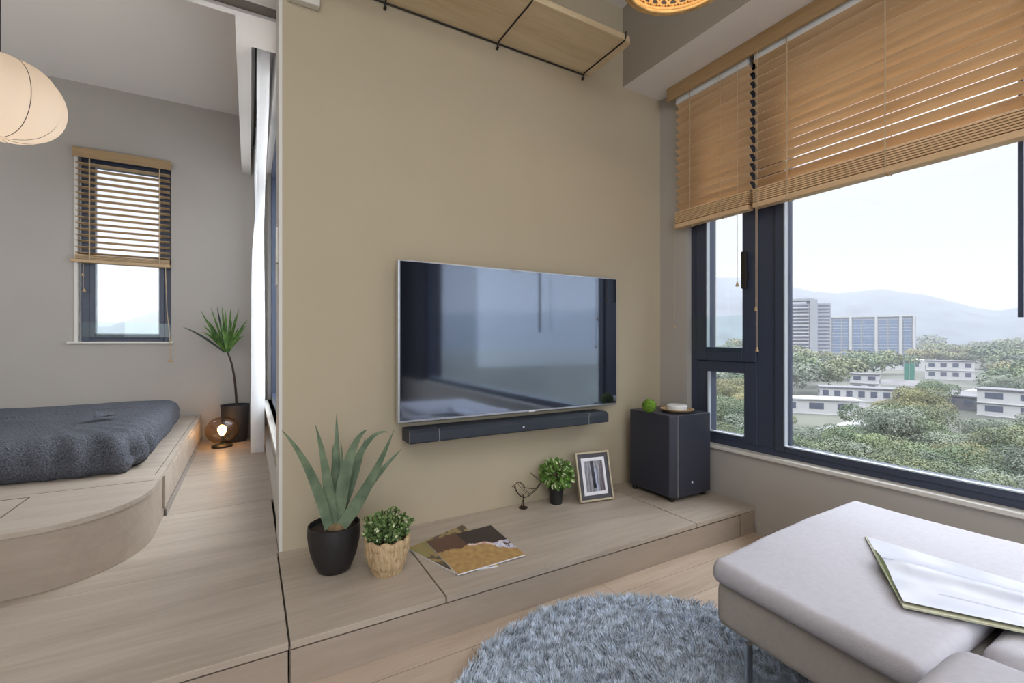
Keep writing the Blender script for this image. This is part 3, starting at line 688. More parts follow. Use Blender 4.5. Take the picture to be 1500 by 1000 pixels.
def big_blind(y0, y1, tilt, label, ladders, cords):
    B = thing('venetian_blind', (2.165, (y0 + y1) / 2, 1.60), label, 'blind', None)
    zt = 2.30; n = 14
    slat_mb('Y', y0, y1, 2.165, 1.725, n, .045, .05, tilt).build('slats', M['blind'], B)
    # raised slats packed on the bottom rail
    s = MB()
    for k in range(7): s.box(2.141, 2.190 - .001, y0, y1, 1.632 + k * .0095, 1.6385 + k * .0095)
    s.build('stacked_slats', M['blind'], B)
    MB().box(2.138, 2.189, y0, y1, 1.603, 1.628).build('bottom_rail', M['blind'], B, bevel=.003)
    MB().box(2.145, 2.188, y0 + .005, y1 - .005, 2.320, 2.40).build('head_rail', M['puck'], B)
    for y in ladders:
        s = MB()
        for x in (2.1375, 2.1895): s.box(x - .0008, x + .0008, y - .0022, y + .0022, 1.60, 2.37)
        s.build('ladder_tape', M['cordm'], B)
        MB().lathe([(.004, 0), (.006, -.006), (.002, -.010)], (2.16, y, 1.603), 10).build('cord_plug', M['tassel'], B)
    for y, x, zb in cords:
        c_ = MB().tube([(x, y, 2.36), (x, y, zb)], .0014, 6).build('pull_cord', M['cordm'], B)
        tassel(c_, Vector((x, y, zb)))
    return B
B1 = big_blind(1.398, 1.846, math.radians(40), 'narrow wooden venetian blind half drawn over the left casement', (1.74, 1.55), ((at_x(1080, 415, 2.125).y, 2.125, at_x(1080, 413, 2.125).z), ))
B2 = big_blind(.12, 1.372, math.radians(27), 'wide wooden venetian blind half drawn over the large window', (1.205, .83, .455, .2), ((at_x(1107, 450, 2.126).y, 2.126, at_x(1107, 449, 2.126).z), (at_x(1109, 510, 2.122).y, 2.122, at_x(1109, 508, 2.122).z)))
cc_ = MB().tube([(2.17, 1.875, 1.62), (2.17, 1.875, 1.08)], .0014, 6).build('pull_cord', M['cordm'], B1); tassel(cc_, Vector((2.17, 1.875, 1.10)), r=.006, h=.014); tassel(cc_, Vector((2.17, 1.872, 1.045)), r=.006, h=.014)
VL = tag(MB().box(2.118, 2.132, -2.5, 1.885, 2.345, 2.423).build('blind_valence', wood('valence_wood', (.34, .215, .10, 1), (.44, .30, .155, 1), 'Y', rough=.45, scale=1.5), bevel=.002), 'long wooden valence board along the ceiling over the large window blinds', 'valence')

SBL = thing('venetian_blind', (-.84, 4.56, 1.53), 'small wooden venetian blind drawn over the upper part of the bedroom window', 'blind')
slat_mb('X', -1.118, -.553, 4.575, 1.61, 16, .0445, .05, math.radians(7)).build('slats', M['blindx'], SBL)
MB().box(-1.130, -.540, 4.535, 4.545, 2.315, 2.387).build('valence', wood('small_valence_wood', (.30, .20, .10, 1), (.40, .28, .15, 1), 'X', rough=.45, scale=1.5), SBL, bevel=.002)
s = MB()
for k in range(4): s.box(-1.118, -.553, 4.550, 4.600, 1.566 + k * .0085, 1.572 + k * .0085)
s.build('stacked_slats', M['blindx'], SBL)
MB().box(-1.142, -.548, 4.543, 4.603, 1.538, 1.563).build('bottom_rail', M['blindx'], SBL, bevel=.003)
for x in (-1.035, -.615):
    s = MB(); s.box(x - .004, x + .004, 4.546, 4.5475, 1.54, 2.33); s.build('ladder_tape', M['cordm'], SBL)
c_ = MB().tube([(-1.075, 4.57, 1.54), (-1.075, 4.57, 1.35)], .0014, 6).build('pull_cord', M['cordm'], SBL); tassel(c_, Vector((-1.078, 4.57, 1.46)), r=.009, h=.018); tassel(c_, Vector((-1.07, 4.57, 1.345)), r=.010, h=.022)
c_ = MB().tube([(-.578, 4.545, 1.54), (-.568, 4.545, 1.2), (-.548, 4.543, .95), (-.546, 4.545, .80)], .003, 6).build('pull_cord', M['cordm'], SBL); tassel(c_, Vector((-.546, 4.545, .81)), r=.014, h=.024)

# ================================================================== CURTAIN
CU = thing('curtain', (.06, 3.5, ZB), 'floor length white voile curtain along the bedroom side window', 'curtain')
vs = []; NU, NV = 220, 44
for j in range(NV + 1):
    z = ZB + .004 + (2.60 - ZB) * (j / NV)
    for i in range(NU + 1):
        u = i / NU; 
        tie = math.exp(-((z - 1.98) / .28) ** 2)
        dn = max(0, min(1, (2.30 - z) / .60)); dn = dn * dn * (3 - 2 * dn)
        yn = 2.62 + 1.0 * dn + .22 * max(0, min(1, (1.7 - z) / 1.5)); y = yn + (4.47 - yn) * u
        amp = (.030 + .016 * (1 - j / NV)) * (1 - .35 * tie)
        xx = .062 + .012 * math.sin(u * 3) + amp * math.sin(u * 2 * PI * 15 + .5 * math.sin(z * 2.2)) + .004 * noise.noise(Vector((u * 30, z * 3, 0)))
        if z < 1.9: xx -= .010 * min(1, (1.9 - z) / .3)
        vs.append((max(.008, min(.118 if z > .5 else .098, xx)), y, z))
s = MB(); s.add(vs, [(j * (NU + 1) + i, j * (NU + 1) + i + 1, (j + 1) * (NU + 1) + i + 1, (j + 1) * (NU + 1) + i) for j in range(NV) for i in range(NU)])
s.build('voile', M['curtain'], CU, smooth=80)
MB().box(.03, .10, 2.59, 4.5, 2.606, 2.618).build('curtain_track', M['black'], CU)

# ================================================================== LAMPS
# lantern pendant
lc = Vector((-1.081, 3.267, 2.165)); LP = thing('lantern_pendant', lc, 'cream cloth lantern pendant with thin black ribs hanging over the bed', 'lamp')
mb = MB(); NT, NP = 96, 40; RL, HL = .245, .196
def lan_pt(a, ph, infl=0):
    lobes = 8; f_ = abs(math.sin(a * lobes / 2)) ; r_ = RL * math.cos(ph) ** .72 * (1 - .085 * (1 - f_ ** .6))
    return lc + Vector(((r_ + infl) * math.cos(a), (r_ + infl) * math.sin(a), HL * math.sin(ph)))
PH = [(-.5 + i / NP) * PI * .965 for i in range(NP + 1)]
mb.add([lan_pt(2 * PI * j / NT, ph) for ph in PH for j in range(NT)], [(i * NT + j, i * NT + (j + 1) % NT, (i + 1) * NT + (j + 1) % NT, (i + 1) * NT + j) for i in range(NP) for j in range(NT)])
mb.build('shade', M['lantern'], LP, smooth=80)
for k in range(8):
    MB().tube([lan_pt(2 * PI * k / 8, ph, .001) for ph in PH], .0016, 6).build('rib', M['cord'], LP)
MB().tube([lc + Vector((0, 0, .05)), (lc.x, lc.y, ZC)], .003, 8).build('cord', M['cord'], LP)
MB().lathe([(.004, .05), (.014, .045), (.028, .01), (.03, -.005), (.02, -.028), (.002, -.036)], lc, 24).build('bulb', M['bulb'], LP, smooth=60)
MB().lathe([(.045, ZC - .02), (.045, ZC)], (lc.x, lc.y, 0), 24).build('ceiling_rose', M['bright'], LP)
point_light('lantern_light', tuple(lc + Vector((0, 0, -.03))), 1.7, (1, .88, .74), .05)

# rattan pendant
d_ = px_dir(1000, -42); rc = Vector((0, 0, H)) + d_ * 1.6; rc.z -= .0
RP = thing('rattan_pendant', rc, 'woven rattan pendant lamp hanging at the top of the picture by the window', 'lamp')
zr = H + 1.6 * (500 + 42) / F
s = MB(); n = 64; Rr = .205
for dz, rr, tr in ((0, Rr, .009), (.012, Rr - .006, .008), (.026, Rr - .002, .007), (-.006, Rr - .016, .006)):
    s.tube([(rc.x + rr * math.cos(2 * PI * i / n), rc.y + rr * math.sin(2 * PI * i / n), zr + dz) for i in range(n + 1)], tr, 8, cap=False)
s.build('rim', M['rattan'], RP, smooth=70)
s = MB()
for lay, (ka, off) in enumerate(((1, 0), (-1, .1))):
    for i in range(34):
        a0_ = 2 * PI * i / 34 + off
        pts = []
        for j in range(15):
            q = j / 14; a = a0_ + ka * q * 1.1; r_ = (Rr - .012) * math.cos(q * PI / 2 * .93); pts.append((rc.x + r_ * math.cos(a), rc.y + r_ * math.sin(a), zr + .02 + .15 * math.sin(q * PI / 2)))
        s.tube(pts, .0048, 6)
for k in range(5):
    q = (k + 1) / 6; r_ = (Rr - .012) * math.cos(q * PI / 2 * .93)
    s.tube([(rc.x + r_ * math.cos(2 * PI * i / 48), rc.y + r_ * math.sin(2 * PI * i / 48), zr + .02 + .15 * math.sin(q * PI / 2)) for i in range(49)], .004, 6, cap=False)
s.build('woven_shade', M['rattan'], RP, smooth=70)
MB().tube([(rc.x, rc.y, zr + .15), (rc.x, rc.y, ZC)], .003, 8).build('cord', M['cord'], RP)
MB().lathe([(.014, .14), (.016, .11), (.03, .09), (.03, .07), (.003, .05)], (rc.x, rc.y, zr), 20).build('bulb', M['bulb'], RP, smooth=60)
point_light('rattan_light', (rc.x, rc.y, zr + .045), 1.6, (1, .82, .6), .03)

# globe floor lamp
gx, gy = -.183, 4.23; GL = thing('globe_lamp', (gx, gy, ZB), 'glowing amber glass globe lamp on the deck in the bedroom corner', 'lamp')
gr = .112; gz = ZB + .022 + gr * .96
MB().lathe([(.070, 0), (.072, .012), (.060, .020), (.03, .026)], (gx, gy, ZB), 40).build('base', M['black'], GL, smooth=40)
mb = MB(); mb.lathe([(gr * math.sin(a), -gr * .92 * math.cos(a)) for a in [PI * (.13 + .83 * i / 32) for i in range(33)]], (gx, gy, gz), 64, cap=(False, False)); mb.build('glass_globe', M['amber'], GL, smooth=180)
MB().lathe([(.014, ZB + .02), (.014, gz - .045), (.010, gz - .04)], (gx, gy, 0), 16).build('lamp_holder', M['black'], GL, smooth=40)
MB().lathe([(.008, -.045), (.024, -.022), (.031, .006), (.024, .030), (.006, .040)], (gx, gy, gz), 24).build('bulb', M['bulb2'], GL, smooth=60)
point_light('globe_light', (gx, gy - .0, gz + .002), 9, (1, .60, .30), .03)

# ================================================================== DRACAENA
dp = Vector((-.10, 4.43, ZB)); DR = thing('potted_dracaena', dp, 'slim dracaena with one bare stem in a charcoal pot in the bedroom corner', 'plant')
MB().lathe([(.072, 0), (.088, .02), (.104, .29), (.108, .30), (.098, .30), (.094, .26)], dp, 40).build('pot', plain('charcoal_planter', (.028, .03, .036, 1), .7), DR, smooth=40)
MB().lathe([(.001, .270), (.094, .262)], dp, 24, cap=(False, False)).build('soil', M['soil'], DR, smooth=60)
top = at_y(333, 516, 4.42)
MB().tube(bez(dp + Vector((.012, 0, .26)), dp + Vector((.00, 0, .62)), top, 12), [.010 - .0003 * i for i in range(13)], 8).build('trunk', M['bark'], DR, smooth=60)
DT = [((294, 455), .0), ((309, 451), .05), ((318, 450), -.03), ((325, 449), .04), ((338, 451), 0), ((350, 452), -.04), ((362, 469), .02), ((361, 476), -.06), ((298, 477), -.05), ((297, 486), .03), ((268, 479), -.02), ((302, 488), -.08),
      ((330, 455), -.09), ((345, 463), .08), ((357, 492), -.03), ((305, 470), .07), ((322, 470), -.1), ((340, 470), .1), ((350, 480), -.08)]
for k, ((tx, ty), yo) in enumerate(DT):
    tip = at_y(tx, ty, 4.42 + yo); st = top + Vector(((tx - 333) * .0003, yo * .1, .0))
    mid = (st + tip) / 2 + Vector((0, 0, .05 if ty > 465 else .02)) + Vector(((tx - 333) * .0003, 0, 0))
    pts = bez(st, mid, tip, 9); wd = .0095
    MB().leaf(pts, [wd * (.5 + .5 * min(1, i / 3)) * (1 - (i / 9) ** 3) + .0008 for i in range(10)], up=Vector((.6 * math.sin(k * 2.1), -1, .3)), fold=.3, thick=.1).build('leaf', M['darkleaf'] if k in (10, 2) else M['dracaena'], DR, smooth=70)

# ================================================================== SOFA
ZS = .370
SO = thing('sofa', (1.5, .35, 0), 'pale grey low sofa with a chaise section by the window', 'sofa')
def cdisp(zt, amp=.006):
    def f_(p, n):
        k = noise.noise(p * 4.5) * amp + noise.noise(p * 13) * amp * .3
        return Vector((n.x * .3, n.y * .3, max(n.z, 0))) * k + Vector((0, 0, .006 * max(0, n.z)))
    return f_
mb = rbox((1.495, .583, .341), .432, .241, .026, .023, 56, cdisp(ZS), nz=10)
def skew(p):  # slightly bowed outer edges
    q = p.copy(); u = (p.x - 1.495) / .432
    q.y += .012 * (1 - u * u) * (1 if p.y > .58 else 0) + .024 * u * max(0, (p.y - .58) / .24)
    q.x -= .035 * max(0, min(1, (.83 - p.y) / .48)) * (1 if p.x < 1.5 else 0) * (1 - u) / 2
    return q
mb.v = [skew(p) for p in mb.v]
weld(mb.build('chaise_cushion', M['sofa'], SO, smooth=60))
mb = rbox((1.495, .10, .255), .412, .700, .058, .02, 30, None, nz=8); mb.v = [Vector((p.x - (.03 * max(0, min(1, (.8 - p.y) / .5)) if p.x < 1.5 else 0), p.y, p.z)) for p in mb.v]
weld(mb.build('chaise_base', M['sofabase'], SO, smooth=60))
mb = rbox((1.58, -.10, .318), .350, .430, .042, .035, 36, cdisp(.36, .004), nz=10); weld(mb.build('seat_cushion', M['sofa'], SO, smooth=60))
mb = rbox((.76, -.115, .377), .295, .430, .060, .042, 40, cdisp(.4, .008), nz=10); weld(mb.build('seat_cushion', M['sofa'], SO, smooth=60))
mb = rbox((.76, -.13, .255), .33, .43, .055, .02, 24, None, nz=8); weld(mb.build('seat_base', M['sofabase'], SO, smooth=60))
lg = at_z(1093, 947, .20)
for x, y in ((lg.x + .01, lg.y), (1.86, .75), (1.86, -.5), (.48, .25), (.48, -.5), (1.10, -.5)):
    MB().tube([(x, y, 0), (x, y, .205)], .009, 14).build('leg', M['chrome'], SO, smooth=60)

# open magazine on the chaise
mg0, mg1, mg2, mg3 = (at_z(px, py, ZS + .006) for px, py in ((1323, 890), (1560, 940), (1530, 866), (1267, 787)))
OB = thing('open_magazine', ((mg0 + mg2) / 2).to_tuple()[:2] + (ZS + .005,), 'white open magazine lying on the sofa chaise', 'magazine')
s = MB()
A, B, C_, D_ = mg0, mg1, mg2, mg3
P = lambda u, v: (A * (1 - u) + B * u) * (1 - v) + (D_ * (1 - u) + C_ * u) * v
def slab(mb, Pf, z0, z1, nx=1, ny=1):
    top_ = [Pf(i / nx, j / ny) + Vector((0, 0, z1)) for j in range(ny + 1) for i in range(nx + 1)]
    mb.add(top_, [(j * (nx + 1) + i, j * (nx + 1) + i + 1, (j + 1) * (nx + 1) + i + 1, (j + 1) * (nx + 1) + i) for j in range(ny) for i in range(nx)])
s.add([P(0, 0), P(1, 0), P(1, 1), P(0, 1)] + [q + Vector((0, 0, .004)) for q in (P(0, 0), P(1, 0), P(1, 1), P(0, 1))], [(3, 2, 1, 0), (4, 5, 6, 7), (0, 1, 5, 4), (1, 2, 6, 5), (2, 3, 7, 6), (3, 0, 4, 7)])
s.build('cover', plain('cream_yellow_paper', (.50, .50, .36, 1), .5), OB)
s = MB(); NX, NY = 24, 22; E_ = Vector((0, 0, .006))
def page(u, v):
    q = P(.012 + u * .98, .03 + v * .96); hump = .020 * math.exp(-((v - .50) / .13) ** 2) * min(1, u * 3 + .5) + .006 * math.exp(-((v - .2) / .25) ** 2)
    return q + Vector((0, 0, .006 + hump))
s.add([page(i / NX, j / NY) for j in range(NY + 1) for i in range(NX + 1)], [(j * (NX + 1) + i, j * (NX + 1) + i + 1, (j + 1) * (NX + 1) + i + 1, (j + 1) * (NX + 1) + i) for j in range(NY) for i in range(NX)])
def page_fn(u, v):
    n2 = noise.noise(Vector((u * 4, v * 7, 2)))
    c = mix(s3(196, 199, 210), s3(176, 181, 198), .5 + n2)
    if abs(v - .20) < .010 and u > .3: c = s3(140, 148, 170)
    if .52 < v < .6 and u < .35 and n2 > -.05: c = s3(140, 146, 166)
    return c
NXp, NYp = 72, 54
s = MB(); s.add([page(i / NXp, j / NYp) for j in range(NYp + 1) for i in range(NXp + 1)], [(j * (NXp + 1) + i, j * (NXp + 1) + i + 1, (j + 1) * (NXp + 1) + i + 1, (j + 1) * (NXp + 1) + i) for j in range(NYp) for i in range(NXp)])
o = s.build('page', M['print'], OB, smooth=60); color_attr(o, [page_fn(i / NXp, j / NYp) for j in range(NYp + 1) for i in range(NXp + 1)])
s = MB(); a_, b2 = P(0, .01), P(0, .66)
s.leaf([a_.lerp(b2, i / 8) + Vector((-.004, 0, .008 + .012 * (i / 8))) for i in range(9)], [.001, .002, .003, .0045, .006, .007, .007, .005, .001], up=Vector((0, 0, 1)), fold=.5)
s.build('curled_page_edge', plain('olive_print', (.12, .14, .045, 1), .5), OB)

# ================================================================== RUG
rx, ry, rR = .90, .75, .575
rg = MB(); Rg = random.Random(11)
rg.lathe([(rR - .02, .001), (rR - .012, .012)], (rx, ry, 0), 96)
N = 56000
for k in range(N):
    a = Rg.uniform(0, 2 * PI); r_ = rR * math.sqrt(Rg.random()); x, y = rx + r_ * math.cos(a), ry + r_ * math.sin(a)
    if y < .28: continue
    if x > 1.35 and y < .7: continue
    f1 = noise.noise(Vector((x * 9, y * 9, 0))); f2 = noise.noise(Vector((x * 9, y * 9, 7)))
    cl_ = noise.noise(Vector((x * 44 + y * 10, y * 58, 3)))
    ang = .9 + 1.6 * f1; lean = .55 + .45 * f2
    L = .030 + .017 * cl_ + Rg.uniform(-.004, .004)
    dx = math.cos(ang) * lean + Rg.gauss(0, .22); dy = math.sin(ang) * lean + Rg.gauss(0, .22)
    d = Vector((dx, dy, 1.0 + .6 * cl_)).normalized(); b0 = Vector((x, y, .010)); m_ = b0 + d * L * .55 + Vector((0, 0, .003)); t2 = b0 + d * L + Vector((dx * .010, dy * .010, -.003))
    s_ = Vector((Rg.uniform(-1, 1), Rg.uniform(-1, 1), 0)).normalized() * .0019
    i0 = len(rg.v); rg.v += [b0 - s_, b0 + s_, m_ + s_, m_ - s_, t2]; rg.f += [(i0, i0 + 1, i0 + 2, i0 + 3), (i0 + 3, i0 + 2, i0 + 4)]; rg.mi += [0, 0]
M['rug'] = plain('blue_grey_shag', (.47, .545, .65, 1), .85, spec=.2, noise_amt=.5, scale=34)  # noise tones put highlights and shade between the tufts into the colour
me = bpy.data.meshes.new('shag_rug'); me.from_pydata([tuple(p - Vector((rx, ry, 0))) for p in rg.v], [], rg.f); me.materials.append(M['rug'])
o = bpy.data.objects.new('shag_rug', me); o.location = (rx, ry, 0); col.objects.link(o)
tag(o, 'round blue grey shaggy rug on the oak floor beside the sofa', 'rug')

# ================================================================== OUTSIDE
GZ = -25.0
def polar(px, dist, z=GZ):
    d = px_dir(px, 500); d = Vector((d.x, d.y, 0)); t = dist / (d.x * SN + d.y * CS)
    return Vector((d.x * t, d.y * t, z))
gm = plain('valley_ground', (.055, .058, .045, 1), .9, noise_amt=.45, scale=.03)
g = MB(); g.box(-5200, 5200, -5200, 5200, GZ - 5, GZ)
struct(g, 'ground', gm)
# ridge line of the hills, tabulated by bearing
tab_px = [(1020, 402), (1040, 405), (1092, 411), (1150, 419), (1190, 428), (1225, 429), (1290, 423), (1350, 431), (1385, 440), (1430, 452), (1462, 456), (1500, 450), (1600, 452), (1800, 446)]
tab_px2 = [(60, 478), (138, 477), (160, 477), (190, 467), (237, 455), (330, 440), (420, 436)]
tab = []
for px, py in tab_px2 + tab_px:
    d = px_dir(px, py); tab.append((math.degrees(math.atan2(d.x, d.y)), d.z / math.hypot(d.x, d.y)))
tab = [(-70, .03)] + tab + [(130, .07), (180, .05), (200, .04)]
tab.sort()
def ridge(b_):
    for (a0_, h0), (a1_, h1) in zip(tab, tab[1:]):
        if a0_ <= b_ <= a1_: return h0 + (h1 - h0) * (b_ - a0_) / max(1e-6, a1_ - a0_)
    return .03
hl = MB(); NB, NR = 540, 14; vs = []
for i in range(NB + 1):
    bd_ = -70 + 270 * i / NB; e0 = ridge(bd_)
    for j in range(NR + 1):
        q = j / NR; dist = 1500 + 1900 * q
        prof = math.sin(min(1, q / .62) * PI / 2) ** 1.6 if q < .62 else 1 - .5 * ((q - .62) / .38) ** 2
        hh = (e0 * 2678 + 25) * prof * (1 + .06 * noise.noise(Vector((bd_ * .22, q * 5, 0))) * (1 if q < .6 else 0))
        vs.append((dist * math.sin(math.radians(bd_)), dist * math.cos(math.radians(bd_)), GZ + hh))
hl.add(vs, [(i * (NR + 1) + j, (i + 1) * (NR + 1) + j, (i + 1) * (NR + 1) + j + 1, i * (NR + 1) + j + 1) for i in range(NB) for j in range(NR)])
struct(hl, 'hills', plain('forested_hills', (.045, .06, .075, 1), .95, noise_amt=.4, scale=.012), smooth=60)

# --- buildings
mw = plain('white_render', (.36, .36, .365, 1), .7); mg_ = plain('grey_roof', (.10, .10, .11, 1), .8, noise_amt=.2, scale=.2); mgl = plain('dark_glazing', (.06, .07, .10, 1), .35, spec=.4)
mconc = plain('pale_concrete', (.22, .23, .25, 1), .7); mblue = plain('blue_curtain_glass', (.09, .14, .23, 1), .4, spec=.3); mteal = plain('teal_panel', (.02, .14, .09, 1), .5)
def building(name, label, px, py, wdt, dep, h, ang=0, group=None, cat='house', dz=0):
    """px,py = where its foot stands; returns root with local helper"""
    base = at_z(px, py, GZ + dz); base.z = GZ
    r = thing(name, base, label, cat, group); r.rotation_euler = (0, 0, math.atan2(-base.x, base.y) + math.radians(ang)); return r
def lbox(r, name, mat, *a):
    return MB().box(*a).build(name, mat, r, local=True)
def house(label, px, py, wdt, dep, h, ang=0, floors=2, roof='flat', wins=4, wall=mw, roofm=mg_, over=.5, base_h=0):
    r = building('house', label, px, py, wdt, dep, h, ang); W_ = wdt / 2
    lbox(r, 'walls', wall, -W_, W_, 0, dep, 0, h)
    lbox(r, 'roof', roofm, -W_ - over, W_ + over, -over, dep + over, h, h + .45)
    fh = (h - base_h) / floors
    for f_ in range(floors):
        for k in range(wins):
            x = -W_ + wdt * (k + .5) / wins; ww = wdt / wins * .52
            lbox(r, 'window', mgl, x - ww / 2, x + ww / 2, -.08, .05, base_h + f_ * fh + fh * .35, base_h + f_ * fh + fh * .80)
        lbox(r, 'ledge', wall, -W_ - .3, W_ + .3, -.5, 0, base_h + f_ * fh - .12, base_h + f_ * fh + .12)
    for k in range(2):
        y = dep * (k + .5) / 2; 
        for sgn in (-1, 1): lbox(r, 'window', mgl, sgn * W_ - .05, sgn * W_ + .05, y - 1, y + 1, h * .45, h * .75)
    return r
# residential slab towers
T1 = building('apartment_tower', 'grey balconied apartment slab, left of the two hazy towers across the valley', 1176, 536, 0, 0, 0, 18, cat='building')
lbox(T1, 'walls', mconc, -24, 26, 0, 20, 0, 66); lbox(T1, 'core', mconc, 6, 13, -2.5, 8, 0, 70); lbox(T1, 'roof_slab', mconc, -25, 10, -2, 18, 69, 71)
for f_ in range(17):
    lbox(T1, 'window_band', mgl, -22, 5, -.15, .1, 3.2 + f_ * 3.7, 5.0 + f_ * 3.7)
    lbox(T1, 'balcony', mw, -24.5, 5.5, -1.6, 0, 1.8 + f_ * 3.7, 2.9 + f_ * 3.7)
    lbox(T1, 'window_band', mgl, 14, 25, -.15, .1, 3.2 + f_ * 3.7, 5.0 + f_ * 3.7)
T2 = building('apartment_tower', 'blue glazed apartment block, wider right one of the hazy towers across the valley', 1270, 533, 0, 0, 0, 12, cat='building')
lbox(T2, 'walls', mconc, -48, 44, 0, 18, 0, 54); lbox(T2, 'parapet', mw, -36, 44, -1.5, 18, 54, 55.5)
for x0_ in (-36, -16, 8, 30, 42):
    lbox(T2, 'pier', mw, x0_ - 1.2, x0_ + 1.2, -2, 1, 0, 55)
for k, (xa_, xb_) in enumerate(((-46, -38), (-33, -25), (-23, -18), (-13, -6), (-4, 6), (11, 18), (20, 28), (33, 40))):
    lbox(T2, 'glazing_bay', mblue, xa_, xb_, -.6, .1, 3, 52)
for f_ in range(16): lbox(T2, 'floor_line', mw, -47, 43.5, -.9, -.55, 3 + f_ * 3.2, 3.45 + f_ * 3.2)
house('white two storey house with a flat roof on the slope in the middle distance', 1391, 556, 24, 11, 12.5, 4, 2, wins=4)
house('white angular villa at the right edge of the large window', 1482, 612, 17, 9, 9, -10, 2, wins=2)
house('long white building with a dark glazed front below the hill road', 1262, 588, 30, 10, 5.5, 8, 1, wins=7)
house('white villa half hidden by trees near the construction netting', 1266, 574, 12, 8, 9, -6, 2, wins=2)
house('flat white roofed hall under the blue glazed towers', 1288, 541, 66, 24, 9, 4, 1, wins=3, roofm=mw)
house('dark roofed pavilion with pale columns by the hill road', 1405, 600, 30, 12, 5, -6, 1, wins=6, wall=mg_)
house('small white cottage at the left foot of the towers', 1158, 558, 16, 9, 7, 6, 1, wins=3, roofm=mw)
house('white house with terraces at the far right between trees', 1492, 568, 14, 9, 10, -8, 2, wins=2)
house('pale house on the ridge at the distant tree line', 1395, 530, 34, 14, 11, 0, 2, wins=4, roofm=mw)
house('white terraced block low on the left of the valley', 1196, 606, 26, 9, 5, 14, 1, wins=3, roofm=mw)
nt_ = building('construction_netting', 'small bright green netted scaffold between the valley houses', 1332, 560, 0, 0, 0, 0, cat='scaffold')
lbox(nt_, 'netting', mteal, -2.6, 2.6, -.3, 0, 0, 12); 
for x in (-2.6, 0, 2.6): lbox(nt_, 'pole', mconc, x - .15, x + .15, -.6, -.3, 0, 14)
# winding road and bare slopes
mroad = plain('pale_road', (.20, .20, .20, 1), .9)
rd = [at_z(*q, GZ + .3) for q in ((1210, 630), (1260, 618), (1310, 604), (1370, 588), (1425, 572), (1470, 562), (1540, 556))]
s = MB(); vs = []
for i, p in enumerate(rd):
    d = (rd[min(i + 1, len(rd) - 1)] - rd[max(i - 1, 0)]).normalized(); n_ = Vector((-d.y, d.x, 0)) * 3.0; vs += [p - n_, p + n_, p + n_ - Vector((0, 0, .3)), p - n_ - Vector((0, 0, .3))]
s.add(vs, [(i * 4 + k, i * 4 + (k + 1) % 4, i * 4 + 4 + (k + 1) % 4, i * 4 + 4 + k) for i in range(len(rd) - 1) for k in range(4)])
tag(s.build('road', mroad), 'pale road climbing through the valley houses', 'road')
s = MB()
for (px, py, ww, hh2) in ((1175, 590, 26, 12), (1425, 582, 34, 14), (1310, 560, 20, 12)):
    c = at_z(px, py, GZ + .2); s.lathe([(ww, 0), (ww * .8, 1.2), (1, 2.2)], (c.x, c.y, GZ), 20)
tag(s.build('bare_slope', plain('bare_grey_soil', (.10, .095, .10, 1), .95, noise_amt=.3, scale=.1)), kind='structure')

# --- trees
TM = [foliage('tree_leaf_olive', (.065, .085, .042, 1), (.145, .165, .085, 1), .25, .2, .8), foliage('tree_leaf_green', (.045, .075, .04, 1), (.115, .155, .075, 1), .25, .2, .8), foliage('tree_leaf_gold', (.10, .105, .045, 1), (.19, .18, .075, 1), .2, .2, .8), foliage('tree_leaf_greygreen', (.075, .095, .07, 1), (.16, .185, .135, 1), .2, .2, .8)]
trunk_m = plain('tree_trunk', (.14, .11, .09, 1), .9)
def crown_mesh(seed, nleaf, size, flat=.75):
    Rr_ = random.Random(seed); mb = MB()
    lob = [(Vector((Rr_.gauss(0, .42), Rr_.gauss(0, .42), Rr_.uniform(-.15, .35))), Rr_.uniform(.38, .62)) for _ in range(9)]
    for k in range(nleaf):
        c, r_ = lob[Rr_.randrange(len(lob))]; d = Vector((Rr_.gauss(0, 1), Rr_.gauss(0, 1), Rr_.gauss(.25, 1))).normalized()
        p = c + d * r_ * Rr_.uniform(.80, 1.05); p.z *= flat
        n_ = (d + Vector((Rr_.gauss(0, .5), Rr_.gauss(0, .5), Rr_.gauss(.3, .5)))).normalized(); u = n_.orthogonal().normalized(); u = u * math.cos(k) + n_.cross(u) * math.sin(k); v_ = n_.cross(u); z_ = size * Rr_.uniform(.6, 1.3)
        mb.add([p - u * z_, p + v_ * z_ * .6, p + u * z_, p - v_ * z_ * .6], [(0, 1, 2, 3)])
    me = bpy.data.meshes.new('crown'); me.from_pydata([tuple(q) for q in mb.v], [], mb.f); return me
near_me = [crown_mesh(s_, 9000, .030) for s_ in (1, 2, 3)]
far_me = [crown_mesh(s_, 900, .095) for s_ in (4, 5, 6)]
near_set = []; far_set = []
for i_, m_ in enumerate(TM):
    for me in near_me: q = me.copy(); q.materials.append(m_); near_set.append(q)
    for me in far_me: q = me.copy(); q.materials.append(m_); far_set.append(q)
tk = MB().tube([(0, 0, -1.0), (0.03, 0, -.3), (0, 0, .2)], [.07, .05, .03], 6); tkme = bpy.data.meshes.new('trunk'); tkme.from_pydata([tuple(v) for v in tk.v], [], tk.f); tkme.materials.append(trunk_m)
Rt = random.Random(21)
houses_px = [(1352, 1432, 557, 520), (1436, 1510, 613, 560), (1218, 1300, 590, 572), (1380, 1440, 602, 585), (1150, 1230, 610, 590), (1320, 1345, 561, 535), (1255, 1282, 575, 552)]
